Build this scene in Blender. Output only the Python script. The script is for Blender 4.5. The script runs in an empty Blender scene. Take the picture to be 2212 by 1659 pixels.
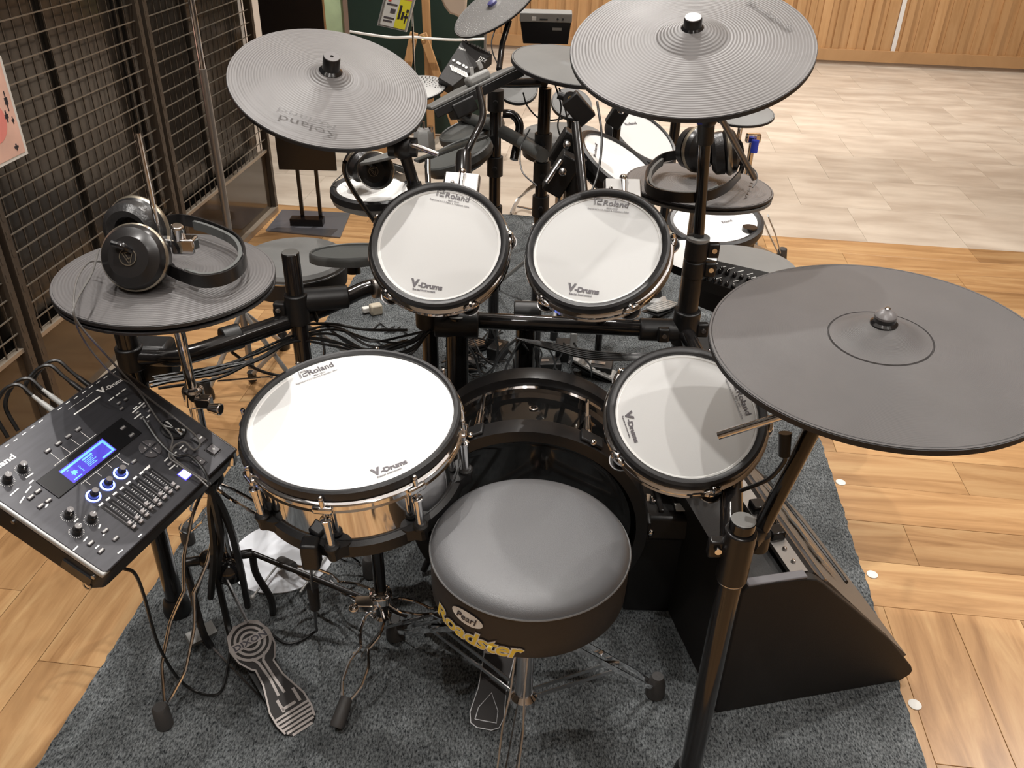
import bpy, math, random
from mathutils import Vector, Matrix
from math import pi, sin, cos, radians, sqrt, atan2
random.seed(7)
SC = bpy.context.scene
COL = SC.collection
# ------------------------------------------------------------------ camera
F = 1850.; CX, CY = 1106., 829.5
TH = radians(32); PH = radians(1.45)
CAM = Vector((0, 0, 1.5))
FW = Vector((0, cos(TH), -sin(TH)))
R0 = Vector((1, 0, 0)); U0 = Vector((0, sin(TH), cos(TH)))
RT = R0*cos(PH)+U0*sin(PH); UP = -R0*sin(PH)+U0*cos(PH)
cd = bpy.data.cameras.new('camera'); cam = bpy.data.objects.new('camera', cd); COL.objects.link(cam)
m3 = Matrix((RT, UP, -FW)).transposed()
cam.matrix_world = Matrix.Translation(CAM) @ m3.to_4x4()
cd.sensor_width = 36; cd.lens = 36*F/2212; cd.clip_start = .05; cd.clip_end = 60
SC.camera = cam
# ------------------------------------------------------------------ view, world, lights
SC.view_settings.view_transform = 'Standard'; SC.view_settings.look = 'None'
SC.view_settings.gamma = 1; SC.view_settings.use_curve_mapping = False
SC.view_settings.exposure = 0.12
w = bpy.data.worlds.new('world'); SC.world = w; w.use_nodes = True
w.node_tree.nodes['Background'].inputs[0].default_value = (1.0, .93, .85, 1)
w.node_tree.nodes['Background'].inputs[1].default_value = .26
LAMPS = [  # x, y, power, aim x, aim y, cone: the shop's ceiling downlights
    (-.50, 1.25, 105, -.36, 1.0, 30),
    (-.62, 2.12, 112, -.25, 1.6, 75),
    (.10, 3.6, 74, .35, 1.5, 60),
    (-.10, .10, 48, .15, 1.4, 75),
    (1.15, .25, 20, -.3, 1.3, 90),
    (1.5, 2.2, 50, .8, 1.5, 85),
    (.4, 2.75, 55, .2, 2.7, 95),
    (-.7, 4.2, 190, -.6, 4.6, 100),
    (1.4, 4.6, 200, 1.5, 4.6, 110),
    (2.7, 2.6, 150, 2.6, 2.3, 100),
    (3.2, 6.0, 230, 3.0, 7.6, 120),
    (.5, 6.0, 230, .5, 7.6, 120),
    (1.9, .9, 75, 1.7, 1.0, 90),
    (-1.3, .4, 85, -1.3, .8, 62),
    (-.95, 2.3, 60, -1.75, 2.2, 80),
    (.3, -.5, 45, .2, .1, 90),
]
CEIL = 3.05
def add_lamps():
    for i, (x, y, pw, ax, ay, ang) in enumerate(LAMPS):
        ld = bpy.data.lights.new('downlight_lamp', 'SPOT'); ld.energy = pw
        ld.color = (1, .96, .915); ld.shadow_soft_size = .016
        ld.spot_size = radians(ang); ld.spot_blend = .55
        lo = bpy.data.objects.new('downlight_lamp', ld); COL.objects.link(lo)
        lo.location = (x, y, CEIL-.04)
        lo.rotation_euler = (Vector((ax, ay, .3))-lo.location).to_track_quat('-Z', 'Y').to_euler()
add_lamps()
ad = bpy.data.lights.new('ceiling_glow', 'AREA'); ad.energy = 18; ad.shape = 'RECTANGLE'; ad.size = 3.5; ad.size_y = 2.5
ad.color = (1, .95, .9)
ao = bpy.data.objects.new('ceiling_glow', ad); COL.objects.link(ao); ao.location = (.2, .9, CEIL-.05)
# ------------------------------------------------------------------ helpers
def ray(x, y): return FW+RT*((x-CX)/F)-UP*((y-CY)/F)
def G(x, y, z=0.):
    r = ray(x, y); return CAM+r*((z-1.5)/r.z)
def D(x, y, d): return CAM+ray(x, y)*d
def YP(x, y, Y):
    r = ray(x, y); return CAM+r*(Y/r.y)
UU = Vector((.9946, -.104, 0)); VV = Vector((.104, .9946, 0))   # room axes: across / away
def RM(s, t, z=0): return UU*s+VV*t+Vector((0, 0, z))
WALL_S = -1.56
def WP(x, y, s=WALL_S):
    r = ray(x, y); k = (s-CAM.dot(UU))/r.dot(UU); return CAM+r*k
def onplane(M, x, y):
    r = ray(x, y); o = M.translation; n = M.to_3x3().col[2]
    k = (o-CAM).dot(n)/r.dot(n); return M.inverted() @ (CAM+r*k)
def frame(o, n=(0, 0, 1), x=(1, 0, 0)):
    n = Vector(n).normalized(); x = Vector(x); x = (x-n*x.dot(n))
    if x.length < 1e-5: x = n.orthogonal()
    x.normalize(); y = n.cross(x)
    M = Matrix((x, y, n)).transposed().to_4x4(); M.translation = Vector(o); return M
I4 = Matrix.Identity(4)
def T(x, y, z): return Matrix.Translation((x, y, z))
def RX(a): return Matrix.Rotation(a, 4, 'X')
def RY(a): return Matrix.Rotation(a, 4, 'Y')
def RZ(a): return Matrix.Rotation(a, 4, 'Z')

# ------------------------------------------------------------------ materials
def nt(name):
    m = bpy.data.materials.new(name); m.use_nodes = True
    n = m.node_tree.nodes; b = n['Principled BSDF']; return m, n, m.node_tree.links, b
def mat(name, col, rough=.5, metal=0, spec=.5, bump=0, bscale=200, var=0, vscale=20, coat=0, emit=None, es=1, stretch=None, trans=0):
    m, n, l, b = nt(name)
    b.inputs['Base Color'].default_value = (*col, 1); b.inputs['Roughness'].default_value = rough
    b.inputs['Metallic'].default_value = metal; b.inputs['Specular IOR Level'].default_value = spec
    b.inputs['Coat Weight'].default_value = coat; b.inputs['Coat Roughness'].default_value = .08
    if trans: b.inputs['Transmission Weight'].default_value = trans
    if emit: b.inputs['Emission Color'].default_value = (*emit, 1); b.inputs['Emission Strength'].default_value = es
    tc = n.new('ShaderNodeTexCoord')
    if bump or var:
        mp = n.new('ShaderNodeMapping'); l.new(tc.outputs['Object'], mp.inputs[0])
        if stretch: mp.inputs['Scale'].default_value = stretch
    if bump:
        t = n.new('ShaderNodeTexNoise'); t.inputs['Scale'].default_value = bscale; t.inputs['Detail'].default_value = 3
        l.new(mp.outputs[0], t.inputs['Vector'])
        bp = n.new('ShaderNodeBump'); bp.inputs['Strength'].default_value = bump; bp.inputs['Distance'].default_value = .002
        l.new(t.outputs['Fac'], bp.inputs['Height']); l.new(bp.outputs[0], b.inputs['Normal'])
    if var:
        t = n.new('ShaderNodeTexNoise'); t.inputs['Scale'].default_value = vscale; t.inputs['Detail'].default_value = 4
        l.new(mp.outputs[0], t.inputs['Vector'])
        r = n.new('ShaderNodeMapRange'); r.inputs['From Min'].default_value = .3; r.inputs['From Max'].default_value = .7
        r.inputs['To Min'].default_value = 1-var; r.inputs['To Max'].default_value = 1+var
        l.new(t.outputs['Fac'], r.inputs['Value'])
        mx = n.new('ShaderNodeVectorMath'); mx.operation = 'SCALE'; mx.inputs[0].default_value = col
        l.new(r.outputs[0], mx.inputs['Scale']); l.new(mx.outputs[0], b.inputs['Base Color'])
    return m
def ringmat(name, col, rough, freq, strength, r0=0, spec=.5):
    m, n, l, b = nt(name)
    b.inputs['Roughness'].default_value = rough; b.inputs['Specular IOR Level'].default_value = spec
    tc = n.new('ShaderNodeTexCoord'); sx = n.new('ShaderNodeSeparateXYZ'); cb = n.new('ShaderNodeCombineXYZ')
    l.new(tc.outputs['Object'], sx.inputs[0]); l.new(sx.outputs[0], cb.inputs[0]); l.new(sx.outputs[1], cb.inputs[1])
    ln = n.new('ShaderNodeVectorMath'); ln.operation = 'LENGTH'; l.new(cb.outputs[0], ln.inputs[0])
    mu = n.new('ShaderNodeMath'); mu.operation = 'MULTIPLY'; mu.inputs[1].default_value = freq; l.new(ln.outputs['Value'], mu.inputs[0])
    si = n.new('ShaderNodeMath'); si.operation = 'SINE'; l.new(mu.outputs[0], si.inputs[0])
    no = n.new('ShaderNodeTexNoise'); no.inputs['Scale'].default_value = 14; l.new(tc.outputs['Object'], no.inputs['Vector'])
    m2 = n.new('ShaderNodeMath'); m2.operation = 'MULTIPLY'; l.new(si.outputs[0], m2.inputs[0]); l.new(no.outputs['Fac'], m2.inputs[1])
    bp = n.new('ShaderNodeBump'); bp.inputs['Strength'].default_value = strength; bp.inputs['Distance'].default_value = .0012
    l.new(m2.outputs[0], bp.inputs['Height']); l.new(bp.outputs[0], b.inputs['Normal'])
    t = n.new('ShaderNodeTexNoise'); t.inputs['Scale'].default_value = 9; t.inputs['Detail'].default_value = 8; l.new(tc.outputs['Object'], t.inputs['Vector'])
    r = n.new('ShaderNodeMapRange'); r.inputs['From Min'].default_value = .3; r.inputs['From Max'].default_value = .7
    r.inputs['To Min'].default_value = .92; r.inputs['To Max'].default_value = 1.08; l.new(t.outputs['Fac'], r.inputs['Value'])
    mx = n.new('ShaderNodeVectorMath'); mx.operation = 'SCALE'; mx.inputs[0].default_value = col
    l.new(r.outputs[0], mx.inputs['Scale']); l.new(mx.outputs[0], b.inputs['Base Color'])
    return m
def woodmat(name, c1, c2, c3, rnd=.35, rough=.38, sc=1.0, axis='X'):
    m, n, l, b = nt(name)
    tc = n.new('ShaderNodeTexCoord'); oi = n.new('ShaderNodeObjectInfo')
    mp = n.new('ShaderNodeMapping'); l.new(tc.outputs['Object'], mp.inputs[0])
    mp.inputs['Scale'].default_value = (1.2*sc, 11*sc, 1) if axis == 'X' else (11*sc, 1.2*sc, 1)
    cb = n.new('ShaderNodeVectorMath'); cb.operation = 'SCALE'; cb.inputs[0].default_value = (37, 71, 13); l.new(oi.outputs['Random'], cb.inputs['Scale'])
    ad = n.new('ShaderNodeVectorMath'); l.new(mp.outputs[0], ad.inputs[0]); l.new(cb.outputs[0], ad.inputs[1])
    t = n.new('ShaderNodeTexNoise'); t.inputs['Scale'].default_value = 1.6; t.inputs['Detail'].default_value = 7; t.inputs['Roughness'].default_value = .62
    t.inputs['Distortion'].default_value = .9
    l.new(ad.outputs[0], t.inputs['Vector'])
    cr = n.new('ShaderNodeValToRGB'); l.new(t.outputs['Fac'], cr.inputs[0])
    e = cr.color_ramp.elements; e[0].position = .3; e[0].color = (*c1, 1); e[1].position = .72; e[1].color = (*c3, 1)
    k = e.new(.5); k.color = (*c2, 1)
    r = n.new('ShaderNodeMapRange'); r.inputs['To Min'].default_value = 1-rnd; r.inputs['To Max'].default_value = 1+rnd*.35; l.new(oi.outputs['Random'], r.inputs['Value'])
    mx = n.new('ShaderNodeVectorMath'); mx.operation = 'SCALE'; l.new(cr.outputs[0], mx.inputs[0]); l.new(r.outputs[0], mx.inputs['Scale'])
    l.new(mx.outputs[0], b.inputs['Base Color']); b.inputs['Roughness'].default_value = rough
    return m
M = {}
M['rubber'] = ringmat('cymbal_rubber', (.145, .137, .134), .46, 1150, .35)
M['rubber_fine'] = ringmat('ride_rubber', (.098, .092, .091), .52, 4200, .25)
M['rubber_bell'] = ringmat('bell_rubber', (.105, .1, .098), .45, 1500, .6)
M['rubber_grey'] = ringmat('pad_rubber_grey', (.15, .15, .145), .55, 300, .1)
M['rim'] = mat('rim_rubber', (.016, .015, .016), .45, bump=.1, bscale=600)
M['hoop'] = mat('hoop_rubber', (.020, .020, .021), .36, bump=.15, bscale=500)
M['head'] = mat('mesh_head', (.60, .60, .59), .55, bump=.12, bscale=1500)
M['headedge'] = mat('mesh_head_edge', (.84, .84, .82), .5)
M['chrome'] = mat('chrome', (.86, .86, .87), .07, 1)
M['piping'] = mat('seat_piping', (.16, .16, .16), .35)
M['chrome_dull'] = mat('chrome_dull', (.55, .55, .56), .25, 1)
M['steel'] = mat('steel_grey', (.35, .33, .31), .35, .8)
M['black'] = mat('black_gloss', (.010, .010, .011), .12, coat=.4)
M['kick'] = mat('black_lacquer', (.006, .006, .006), .04, coat=1)
M['rubber_dark'] = ringmat('hi_hat_rubber', (.085, .080, .079), .46, 1150, .3)
M['blackm'] = mat('black_matte', (.010, .0098, .010), .42, bump=.1, bscale=500)
M['blacks'] = mat('black_satin', (.014, .013, .013), .28)
M['tube'] = mat('rack_tube', (.012, .011, .011), .16, coat=.3)
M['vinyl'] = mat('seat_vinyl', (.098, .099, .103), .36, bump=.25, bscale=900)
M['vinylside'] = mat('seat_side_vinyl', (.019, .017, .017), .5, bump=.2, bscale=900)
M['cable'] = mat('cable_black', (.012, .012, .012), .35)
M['cable_grey'] = mat('cable_grey', (.10, .095, .09), .35)
M['panel'] = mat('module_panel', (.05, .05, .056), .36, .4, bump=.05, bscale=800, var=.15, vscale=14, stretch=(1, 8, 1))
M['panel2'] = mat('module_strip', (.008, .008, .009), .3)
M['modbody'] = mat('module_body', (.010, .009, .009), .45)
M['print'] = mat('white_print', (.8, .8, .78), .5)
M['greyprint'] = mat('grey_print', (.09, .08, .09), .5)
M['darkprint'] = mat('dark_print', (.035, .03, .04), .5)
M['lcd'] = mat('lcd_screen', (.03, .02, .2), .3, emit=(.095, .07, .62), es=.9)
M['lcdlit'] = mat('lcd_lit', (.1, .3, .8), .3, emit=(.12, .36, 1.), es=1.2)
M['led'] = mat('led_ring', (.1, .1, .8), .3, emit=(.16, .24, 1.), es=6)
M['ledw'] = mat('led_button', (.8, .8, 1), .3, emit=(.7, .75, 1.), es=3)
M['knobtop'] = mat('knob_top', (.16, .15, .15), .35)
M['fader'] = mat('fader_cap', (.35, .33, .33), .4)
M['key'] = mat('panel_key', (.10, .095, .10), .3, .3)
M['carpet'] = None
M['white'] = mat('white_plastic', (.75, .74, .72), .4)
M['whitedisc'] = mat('white_sheet', (.80, .83, .88), .45, var=.06, vscale=8)
M['padwhite'] = mat('pad_white', (.85, .85, .83), .5)
M['padblack'] = mat('pad_rubber_black', (.082, .085, .082), .45, bump=.1, bscale=400)
M['greyplastic'] = mat('grey_plastic', (.28, .28, .27), .45, bump=.2, bscale=300)
M['silver'] = mat('silver_plastic', (.42, .42, .41), .38, .3)
M['board'] = mat('blackboard_green', (.006, .022, .014), .6, var=.2, vscale=3)
M['easel'] = woodmat('easel_wood', (.42, .22, .09), (.5, .28, .12), (.58, .34, .16), .05, .5, 2, 'Y')
M['brass'] = mat('brass', (.7, .5, .22), .3, .9)
M['orangewood'] = mat('orange_wood', (.5, .26, .10), .45, var=.1, vscale=8)
M['yellow'] = mat('price_yellow', (.85, .78, .05), .5)
M['yellowtext'] = mat('sticker_yellow', (.80, .58, .06), .45)
M['paper'] = mat('paper', (.75, .74, .70), .6)
M['pink'] = mat('pink_paper', (.82, .52, .42), .55, var=.12, vscale=9)
M['pinkdeep'] = mat('pink_print', (.85, .28, .24), .55)
M['redprint'] = mat('red_print', (.75, .08, .06), .5)
M['cream'] = mat('cream_cloth', (.62, .50, .40), .7, bump=.2, bscale=60)
M['acrylic'] = mat('clear_acrylic', (.95, .97, 1), .05, trans=.9)
M['rope'] = mat('white_rope', (.85, .83, .80), .7)
M['bluetag'] = mat('blue_tape', (.03, .06, .5), .5)
M['earpad'] = mat('earpad_leather', (.02, .019, .019), .32, bump=.5, bscale=120)
M['goldring'] = mat('champagne_ring', (.42, .37, .29), .3, .9)
M['beige'] = mat('beige_plastic', (.52, .46, .36), .5)
M['grille'] = mat('amp_grille', (.19, .165, .14), .5, .3, bump=.8, bscale=500)
M['ampbody'] = mat('amp_body', (.014, .012, .011), .55, bump=.4, bscale=900)
M['amppanel'] = mat('amp_panel', (.13, .12, .115), .35, .6)
M['amptop'] = mat('amp_top_edge', (.20, .195, .21), .5)
M['signblack'] = mat('sign_black', (.008, .006, .006), .22)
M['signbase'] = mat('sign_base', (.17, .17, .19), .35, .5)
M['glassgreen'] = mat('green_frosted_panel', (.50, .62, .38), .35, var=.25, vscale=5)
M['frame'] = mat('frame_brown', (.25, .17, .13), .5)
M['meshwire'] = mat('mesh_wire', (.22, .195, .16), .35, .5)
M['meshpost'] = mat('mesh_post', (.085, .068, .053), .4, .3)
M['sill'] = mat('mesh_sill', (.40, .34, .27), .35, .5)
M['kickboard'] = mat('kickboard_gloss', (.062, .044, .028), .12, coat=.3)
M['walldark'] = mat('dark_gloss_panel', (.015, .013, .011), .2)
M['walldark2'] = mat('dark_gloss_panel_brown', (.040, .034, .028), .16)
M['wall'] = mat('shop_wall', (.60, .55, .48), .7)
M['pillar'] = mat('pillar_white', (.72, .66, .60), .6)
M['wallwood'] = woodmat('wall_batten_wood', (.44, .24, .10), (.52, .30, .135), (.58, .35, .17), .14, .45, 1.0, 'Y')
M['skirt'] = woodmat('wall_skirt_wood', (.42, .24, .11), (.48, .28, .13), (.52, .31, .15), .05, .45)
M['plinth'] = mat('plinth', (.40, .31, .24), .5)
M['seam'] = mat('panel_joint', (.06, .02, .012), .5)
M['ceil'] = mat('ceiling_paint', (.7, .68, .64), .8)
M['under'] = mat('subfloor', (.18, .11, .06), .8)
M['plank'] = woodmat('floor_plank_wood', (.29, .15, .06), (.44, .25, .11), (.57, .37, .18), .22, .33)
M['strap'] = mat('strap_bronze', (.3, .19, .1), .4, .6)
M['pedalsteel'] = mat('pedal_steel', (.42, .38, .36), .3, .8)
M['pedaldark'] = mat('pedal_dark', (.02, .017, .016), .35, .4)
M['feltgrey'] = mat('rubber_foot', (.05, .047, .045), .6, bump=.3, bscale=200)
M['purple'] = mat('blue_cap', (.10, .10, .28), .4)
M['perf'] = mat('perforated_grey', (.19, .185, .18), .55, bump=.3, bscale=300)
def carpet_mat():
    m, n, l, b = nt('carpet_grey')
    tc = n.new('ShaderNodeTexCoord')
    mp = n.new('ShaderNodeMapping'); l.new(tc.outputs['Object'], mp.inputs[0]); mp.inputs['Scale'].default_value = (1, .45, 1)
    t = n.new('ShaderNodeTexNoise'); t.inputs['Scale'].default_value = 270; t.inputs['Detail'].default_value = 5; t.inputs['Roughness'].default_value = .75
    l.new(mp.outputs[0], t.inputs['Vector'])
    cr = n.new('ShaderNodeValToRGB'); l.new(t.outputs['Fac'], cr.inputs[0])
    e = cr.color_ramp.elements; e[0].position = .36; e[0].color = (.012, .014, .016, 1); e[1].position = .66; e[1].color = (.23, .245, .25, 1)
    t2 = n.new('ShaderNodeTexNoise'); t2.inputs['Scale'].default_value = 9; t2.inputs['Detail'].default_value = 5; l.new(tc.outputs['Object'], t2.inputs['Vector'])
    r = n.new('ShaderNodeMapRange'); r.inputs['From Min'].default_value = .3; r.inputs['From Max'].default_value = .7; r.inputs['To Min'].default_value = .68; r.inputs['To Max'].default_value = 1.28
    l.new(t2.outputs['Fac'], r.inputs['Value'])
    mx = n.new('ShaderNodeVectorMath'); mx.operation = 'SCALE'; l.new(cr.outputs[0], mx.inputs[0]); l.new(r.outputs[0], mx.inputs['Scale'])
    l.new(mx.outputs[0], b.inputs['Base Color']); b.inputs['Roughness'].default_value = .95; b.inputs['Specular IOR Level'].default_value = .1
    bp = n.new('ShaderNodeBump'); bp.inputs['Strength'].default_value = .7; bp.inputs['Distance'].default_value = .003
    l.new(t.outputs['Fac'], bp.inputs['Height']); l.new(bp.outputs[0], b.inputs['Normal'])
    return m
M['carpet'] = carpet_mat()
def tile_mat():
    m, n, l, b = nt('beige_floor_tile')
    tc = n.new('ShaderNodeTexCoord'); oi = n.new('ShaderNodeObjectInfo')
    cb = n.new('ShaderNodeVectorMath'); cb.operation = 'SCALE'; cb.inputs[0].default_value = (31, 57, 11); l.new(oi.outputs['Random'], cb.inputs['Scale'])
    mp = n.new('ShaderNodeMapping'); l.new(tc.outputs['Object'], mp.inputs[0]); mp.inputs['Scale'].default_value = (3, 9, 1)
    ad = n.new('ShaderNodeVectorMath'); l.new(mp.outputs[0], ad.inputs[0]); l.new(cb.outputs[0], ad.inputs[1])
    t = n.new('ShaderNodeTexNoise'); t.inputs['Scale'].default_value = 1.0; t.inputs['Detail'].default_value = 5; l.new(ad.outputs[0], t.inputs['Vector'])
    cr = n.new('ShaderNodeValToRGB'); l.new(t.outputs['Fac'], cr.inputs[0])
    e = cr.color_ramp.elements; e[0].position = .35; e[0].color = (.47, .395, .32, 1); e[1].position = .7; e[1].color = (.66, .585, .49, 1)
    r = n.new('ShaderNodeMapRange'); r.inputs['To Min'].default_value = .93; r.inputs['To Max'].default_value = 1.03; l.new(oi.outputs['Random'], r.inputs['Value'])
    mx = n.new('ShaderNodeVectorMath'); mx.operation = 'SCALE'; l.new(cr.outputs[0], mx.inputs[0]); l.new(r.outputs[0], mx.inputs['Scale'])
    l.new(mx.outputs[0], b.inputs['Base Color']); b.inputs['Roughness'].default_value = .4
    return m
M['tile'] = tile_mat()

# ------------------------------------------------------------------ mesh builder
class MB:
    def __init__(s): s.v = []; s.f = []
    def add(s, vs, fs):
        o = len(s.v); s.v += [tuple(v) for v in vs]; s.f += [tuple(i+o for i in f) for f in fs]; return s
    def box(s, c, d, X=I4):
        x, y, z = d[0]/2, d[1]/2, d[2]/2
        vs = [X @ Vector((c[0]+a*x, c[1]+b*y, c[2]+e*z)) for a in (-1, 1) for b in (-1, 1) for e in (-1, 1)]
        return s.add(vs, [(0, 1, 3, 2), (4, 6, 7, 5), (0, 4, 5, 1), (2, 3, 7, 6), (0, 2, 6, 4), (1, 5, 7, 3)])
    def lathe(s, prof, X=I4, n=32, sq=None):
        vs = []; fs = []
        for r, z in prof:
            for i in range(n):
                a = 2*pi*i/n; vs.append(X @ Vector((r*cos(a), r*sin(a)*(sq or 1), z)))
        for k in range(len(prof)-1):
            for i in range(n):
                j = (i+1) % n; fs.append((k*n+i, k*n+j, (k+1)*n+j, (k+1)*n+i))
        fs.append(tuple(range(n-1, -1, -1))); fs.append(tuple((len(prof)-1)*n+i for i in range(n)))
        return s.add(vs, fs)
    def ringlathe(s, prof, X=I4, n=48):   # closed cross-section swept round: a ring
        vs = []; fs = []; m = len(prof)
        for r, z in prof:
            for i in range(n):
                a = 2*pi*i/n; vs.append(X @ Vector((r*cos(a), r*sin(a), z)))
        for k in range(m):
            for i in range(n):
                j = (i+1) % n; q = (k+1) % m; fs.append((k*n+i, k*n+j, q*n+j, q*n+i))
        return s.add(vs, fs)
    def cyl(s, p0, p1, r0, r1=None, n=16):
        p0 = Vector(p0); p1 = Vector(p1); r1 = r0 if r1 is None else r1
        L = (p1-p0).length; X = frame(p0, p1-p0, (1, .3, .2)); return s.lathe([(r0, 0), (r1, L)], X, n)
    def tube(s, pts, r, n=8):
        pts = [Vector(p) for p in pts]; m = len(pts); vs = []; fs = []
        rr = r if isinstance(r, (list, tuple)) else [r]*m
        t = (pts[1]-pts[0]).normalized(); u = t.orthogonal().normalized()
        for i, p in enumerate(pts):
            t = (pts[min(i+1, m-1)]-pts[max(i-1, 0)]).normalized()
            u = (u-t*u.dot(t)).normalized(); q = t.cross(u)
            for k in range(n):
                a = 2*pi*k/n; vs.append(p+(u*cos(a)+q*sin(a))*rr[i])
        for i in range(m-1):
            for k in range(n):
                j = (k+1) % n; fs.append((i*n+k, i*n+j, (i+1)*n+j, (i+1)*n+k))
        fs.append(tuple(range(n-1, -1, -1))); fs.append(tuple((m-1)*n+k for k in range(n)))
        return s.add(vs, fs)
    def strip(s, pts, w, th, nrm):        # flat bar following points; nrm = face normal
        pts = [Vector(p) for p in pts]; nrm = Vector(nrm).normalized(); m = len(pts); vs = []; fs = []
        for i, p in enumerate(pts):
            t = (pts[min(i+1, m-1)]-pts[max(i-1, 0)]).normalized(); b = t.cross(nrm).normalized(); nn = b.cross(t)
            for a, e in ((-1, -1), (1, -1), (1, 1), (-1, 1)): vs.append(p+b*a*w/2+nn*e*th/2)
        for i in range(m-1):
            for k in range(4):
                j = (k+1) % 4; fs.append((i*4+k, i*4+j, (i+1)*4+j, (i+1)*4+k))
        fs.append((3, 2, 1, 0)); fs.append(tuple((m-1)*4+k for k in range(4)))
        return s.add(vs, fs)
    def prism(s, poly, z0, z1, X=I4):
        n = len(poly); vs = [X @ Vector((x, y, z0)) for x, y in poly]+[X @ Vector((x, y, z1)) for x, y in poly]
        fs = [tuple(range(n-1, -1, -1)), tuple(range(n, 2*n))]+[(i, (i+1) % n, n+(i+1) % n, n+i) for i in range(n)]
        return s.add(vs, fs)
    def ball(s, c, r, X=I4, n=12, sc=(1, 1, 1)):
        vs = []; fs = []; k = n//2
        for i in range(1, k):
            a = pi*i/k
            for j in range(n):
                b = 2*pi*j/n; vs.append(X @ Vector((c[0]+r*sc[0]*sin(a)*cos(b), c[1]+r*sc[1]*sin(a)*sin(b), c[2]+r*sc[2]*cos(a))))
        vs.append(X @ Vector((c[0], c[1], c[2]+r*sc[2]))); vs.append(X @ Vector((c[0], c[1], c[2]-r*sc[2])))
        for i in range(k-2):
            for j in range(n):
                q = (j+1) % n; fs.append((i*n+j, (i+1)*n+j, (i+1)*n+q, i*n+q))
        tp = (k-1)*n
        for j in range(n):
            q = (j+1) % n; fs.append((tp, j, q)); fs.append((tp+1, (k-2)*n+q, (k-2)*n+j))
        return s.add(vs, fs)
    def mesh(s, name, m, ang=35, flat=False):
        me = bpy.data.meshes.new(name); me.from_pydata(s.v, [], s.f); me.update()
        if not flat:
            me.polygons.foreach_set('use_smooth', [True]*len(me.polygons)); me.set_sharp_from_angle(angle=radians(ang))
        me.materials.append(m); return me
    def build(s, name, m, parent=None, X=None, bev=0, **k):
        o = bpy.data.objects.new(name, s.mesh(name, m, **k)); COL.objects.link(o)
        if parent is not None: o.parent = parent
        if X is not None: o.matrix_local = X
        if bev:
            md = o.modifiers.new('bevel', 'BEVEL'); md.width = bev; md.segments = 2; md.limit_method = 'ANGLE'; md.angle_limit = radians(40)
        return o
def tag(o, label=None, cat=None, group=None, kind=None):
    if label: o['label'] = label
    if cat: o['category'] = cat
    if group: o['group'] = group
    if kind: o['kind'] = kind
    return o
def thing(name, label, cat, X=None, group=None):
    o = bpy.data.objects.new(name, None); COL.objects.link(o); o.empty_display_size = .05
    if X is not None: o.matrix_world = X if isinstance(X, Matrix) else T(*X)
    return tag(o, label, cat, group)
def W(parent):  # world->local for a root
    return parent.matrix_world.inverted() if parent is not None else I4
def smooth(pts, k=6):
    pts = [Vector(p) for p in pts]
    if len(pts) < 3: return pts
    P = [pts[0]*2-pts[1]]+pts+[pts[-1]*2-pts[-2]]; out = []
    for i in range(1, len(P)-2):
        a, b, c, d = P[i-1], P[i], P[i+1], P[i+2]
        for j in range(k):
            t = j/k; out.append(.5*((2*b)+(c-a)*t+(2*a-5*b+4*c-d)*t*t+(-a+3*b-3*c+d)*t**3))
    out.append(pts[-1]); return out
def cable(pts, r=.0028, label=None, m='cable', name='cable', parent=None, part=None, group=None, cat='cable'):
    b = MB(); X = W(parent); b.tube([X @ p for p in smooth(pts)], r, 7)
    if parent is not None: return b.build(part or 'cord', M[m], parent)
    o = b.build(name, M[m]); return tag(o, label, cat, group)
def text_mesh(s, bold=0.0, shear=0.0, spacing=1.0, ext=.0002):
    cu = bpy.data.curves.new('lettering', 'FONT'); cu.body = s; cu.size = 1; cu.offset = bold; cu.shear = shear
    cu.space_character = spacing; cu.extrude = 0; cu.resolution_u = 3
    o = bpy.data.objects.new('tmp', cu); COL.objects.link(o)
    bpy.context.view_layer.update()
    me = bpy.data.meshes.new_from_object(o.evaluated_get(bpy.context.evaluated_depsgraph_get()))
    bpy.data.objects.remove(o); bpy.data.curves.remove(cu); return me
def letter(s, parent, p0, p1, h, m, name='lettering', z=.0008, bold=0., shear=0., spacing=1.):
    """text on the local XY plane of parent from p0 to p1 (baseline, local xy), cap height h"""
    me = text_mesh(s, bold, shear, spacing)
    xs = [v.co.x for v in me.vertices]; ys = [v.co.y for v in me.vertices]
    p0 = Vector((p0[0], p0[1])); p1 = Vector((p1[0], p1[1])); d = p1-p0; L = d.length; a = atan2(d.y, d.x)
    x0, x1 = min(xs), max(xs); sx = L/(x1-x0); sy = h/.72
    for v in me.vertices:
        x = (v.co.x-x0)*sx; y = v.co.y*sy
        v.co = (p0.x+x*cos(a)-y*sin(a), p0.y+x*sin(a)+y*cos(a), z)
    me.materials.clear(); me.materials.append(M[m])
    o = bpy.data.objects.new(name, me); COL.objects.link(o); o.parent = parent; return o
def pxl(root, x, y, dz=0):   # pixel -> local xy on the root's plane raised by dz
    Mx = root.matrix_world @ T(0, 0, dz); return onplane(Mx, x, y)
def letter_px(s, root, a, b, hpx, m, dz=0, **k):
    p0 = pxl(root, *a, dz); p1 = pxl(root, *b, dz)
    d = Vector((b[0]-a[0], b[1]-a[1])); q = pxl(root, a[0]+d.y/d.length*hpx, a[1]-d.x/d.length*hpx, dz)
    dd = (p1-p0).xy.normalized(); h = abs((q-p0).xy.dot(Vector((-dd.y, dd.x))))
    return letter(s, root, p0.xy, p1.xy, h, m, z=dz+k.pop('z', .0008), **k)
def struct(o): o['kind'] = 'structure'; return o
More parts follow.
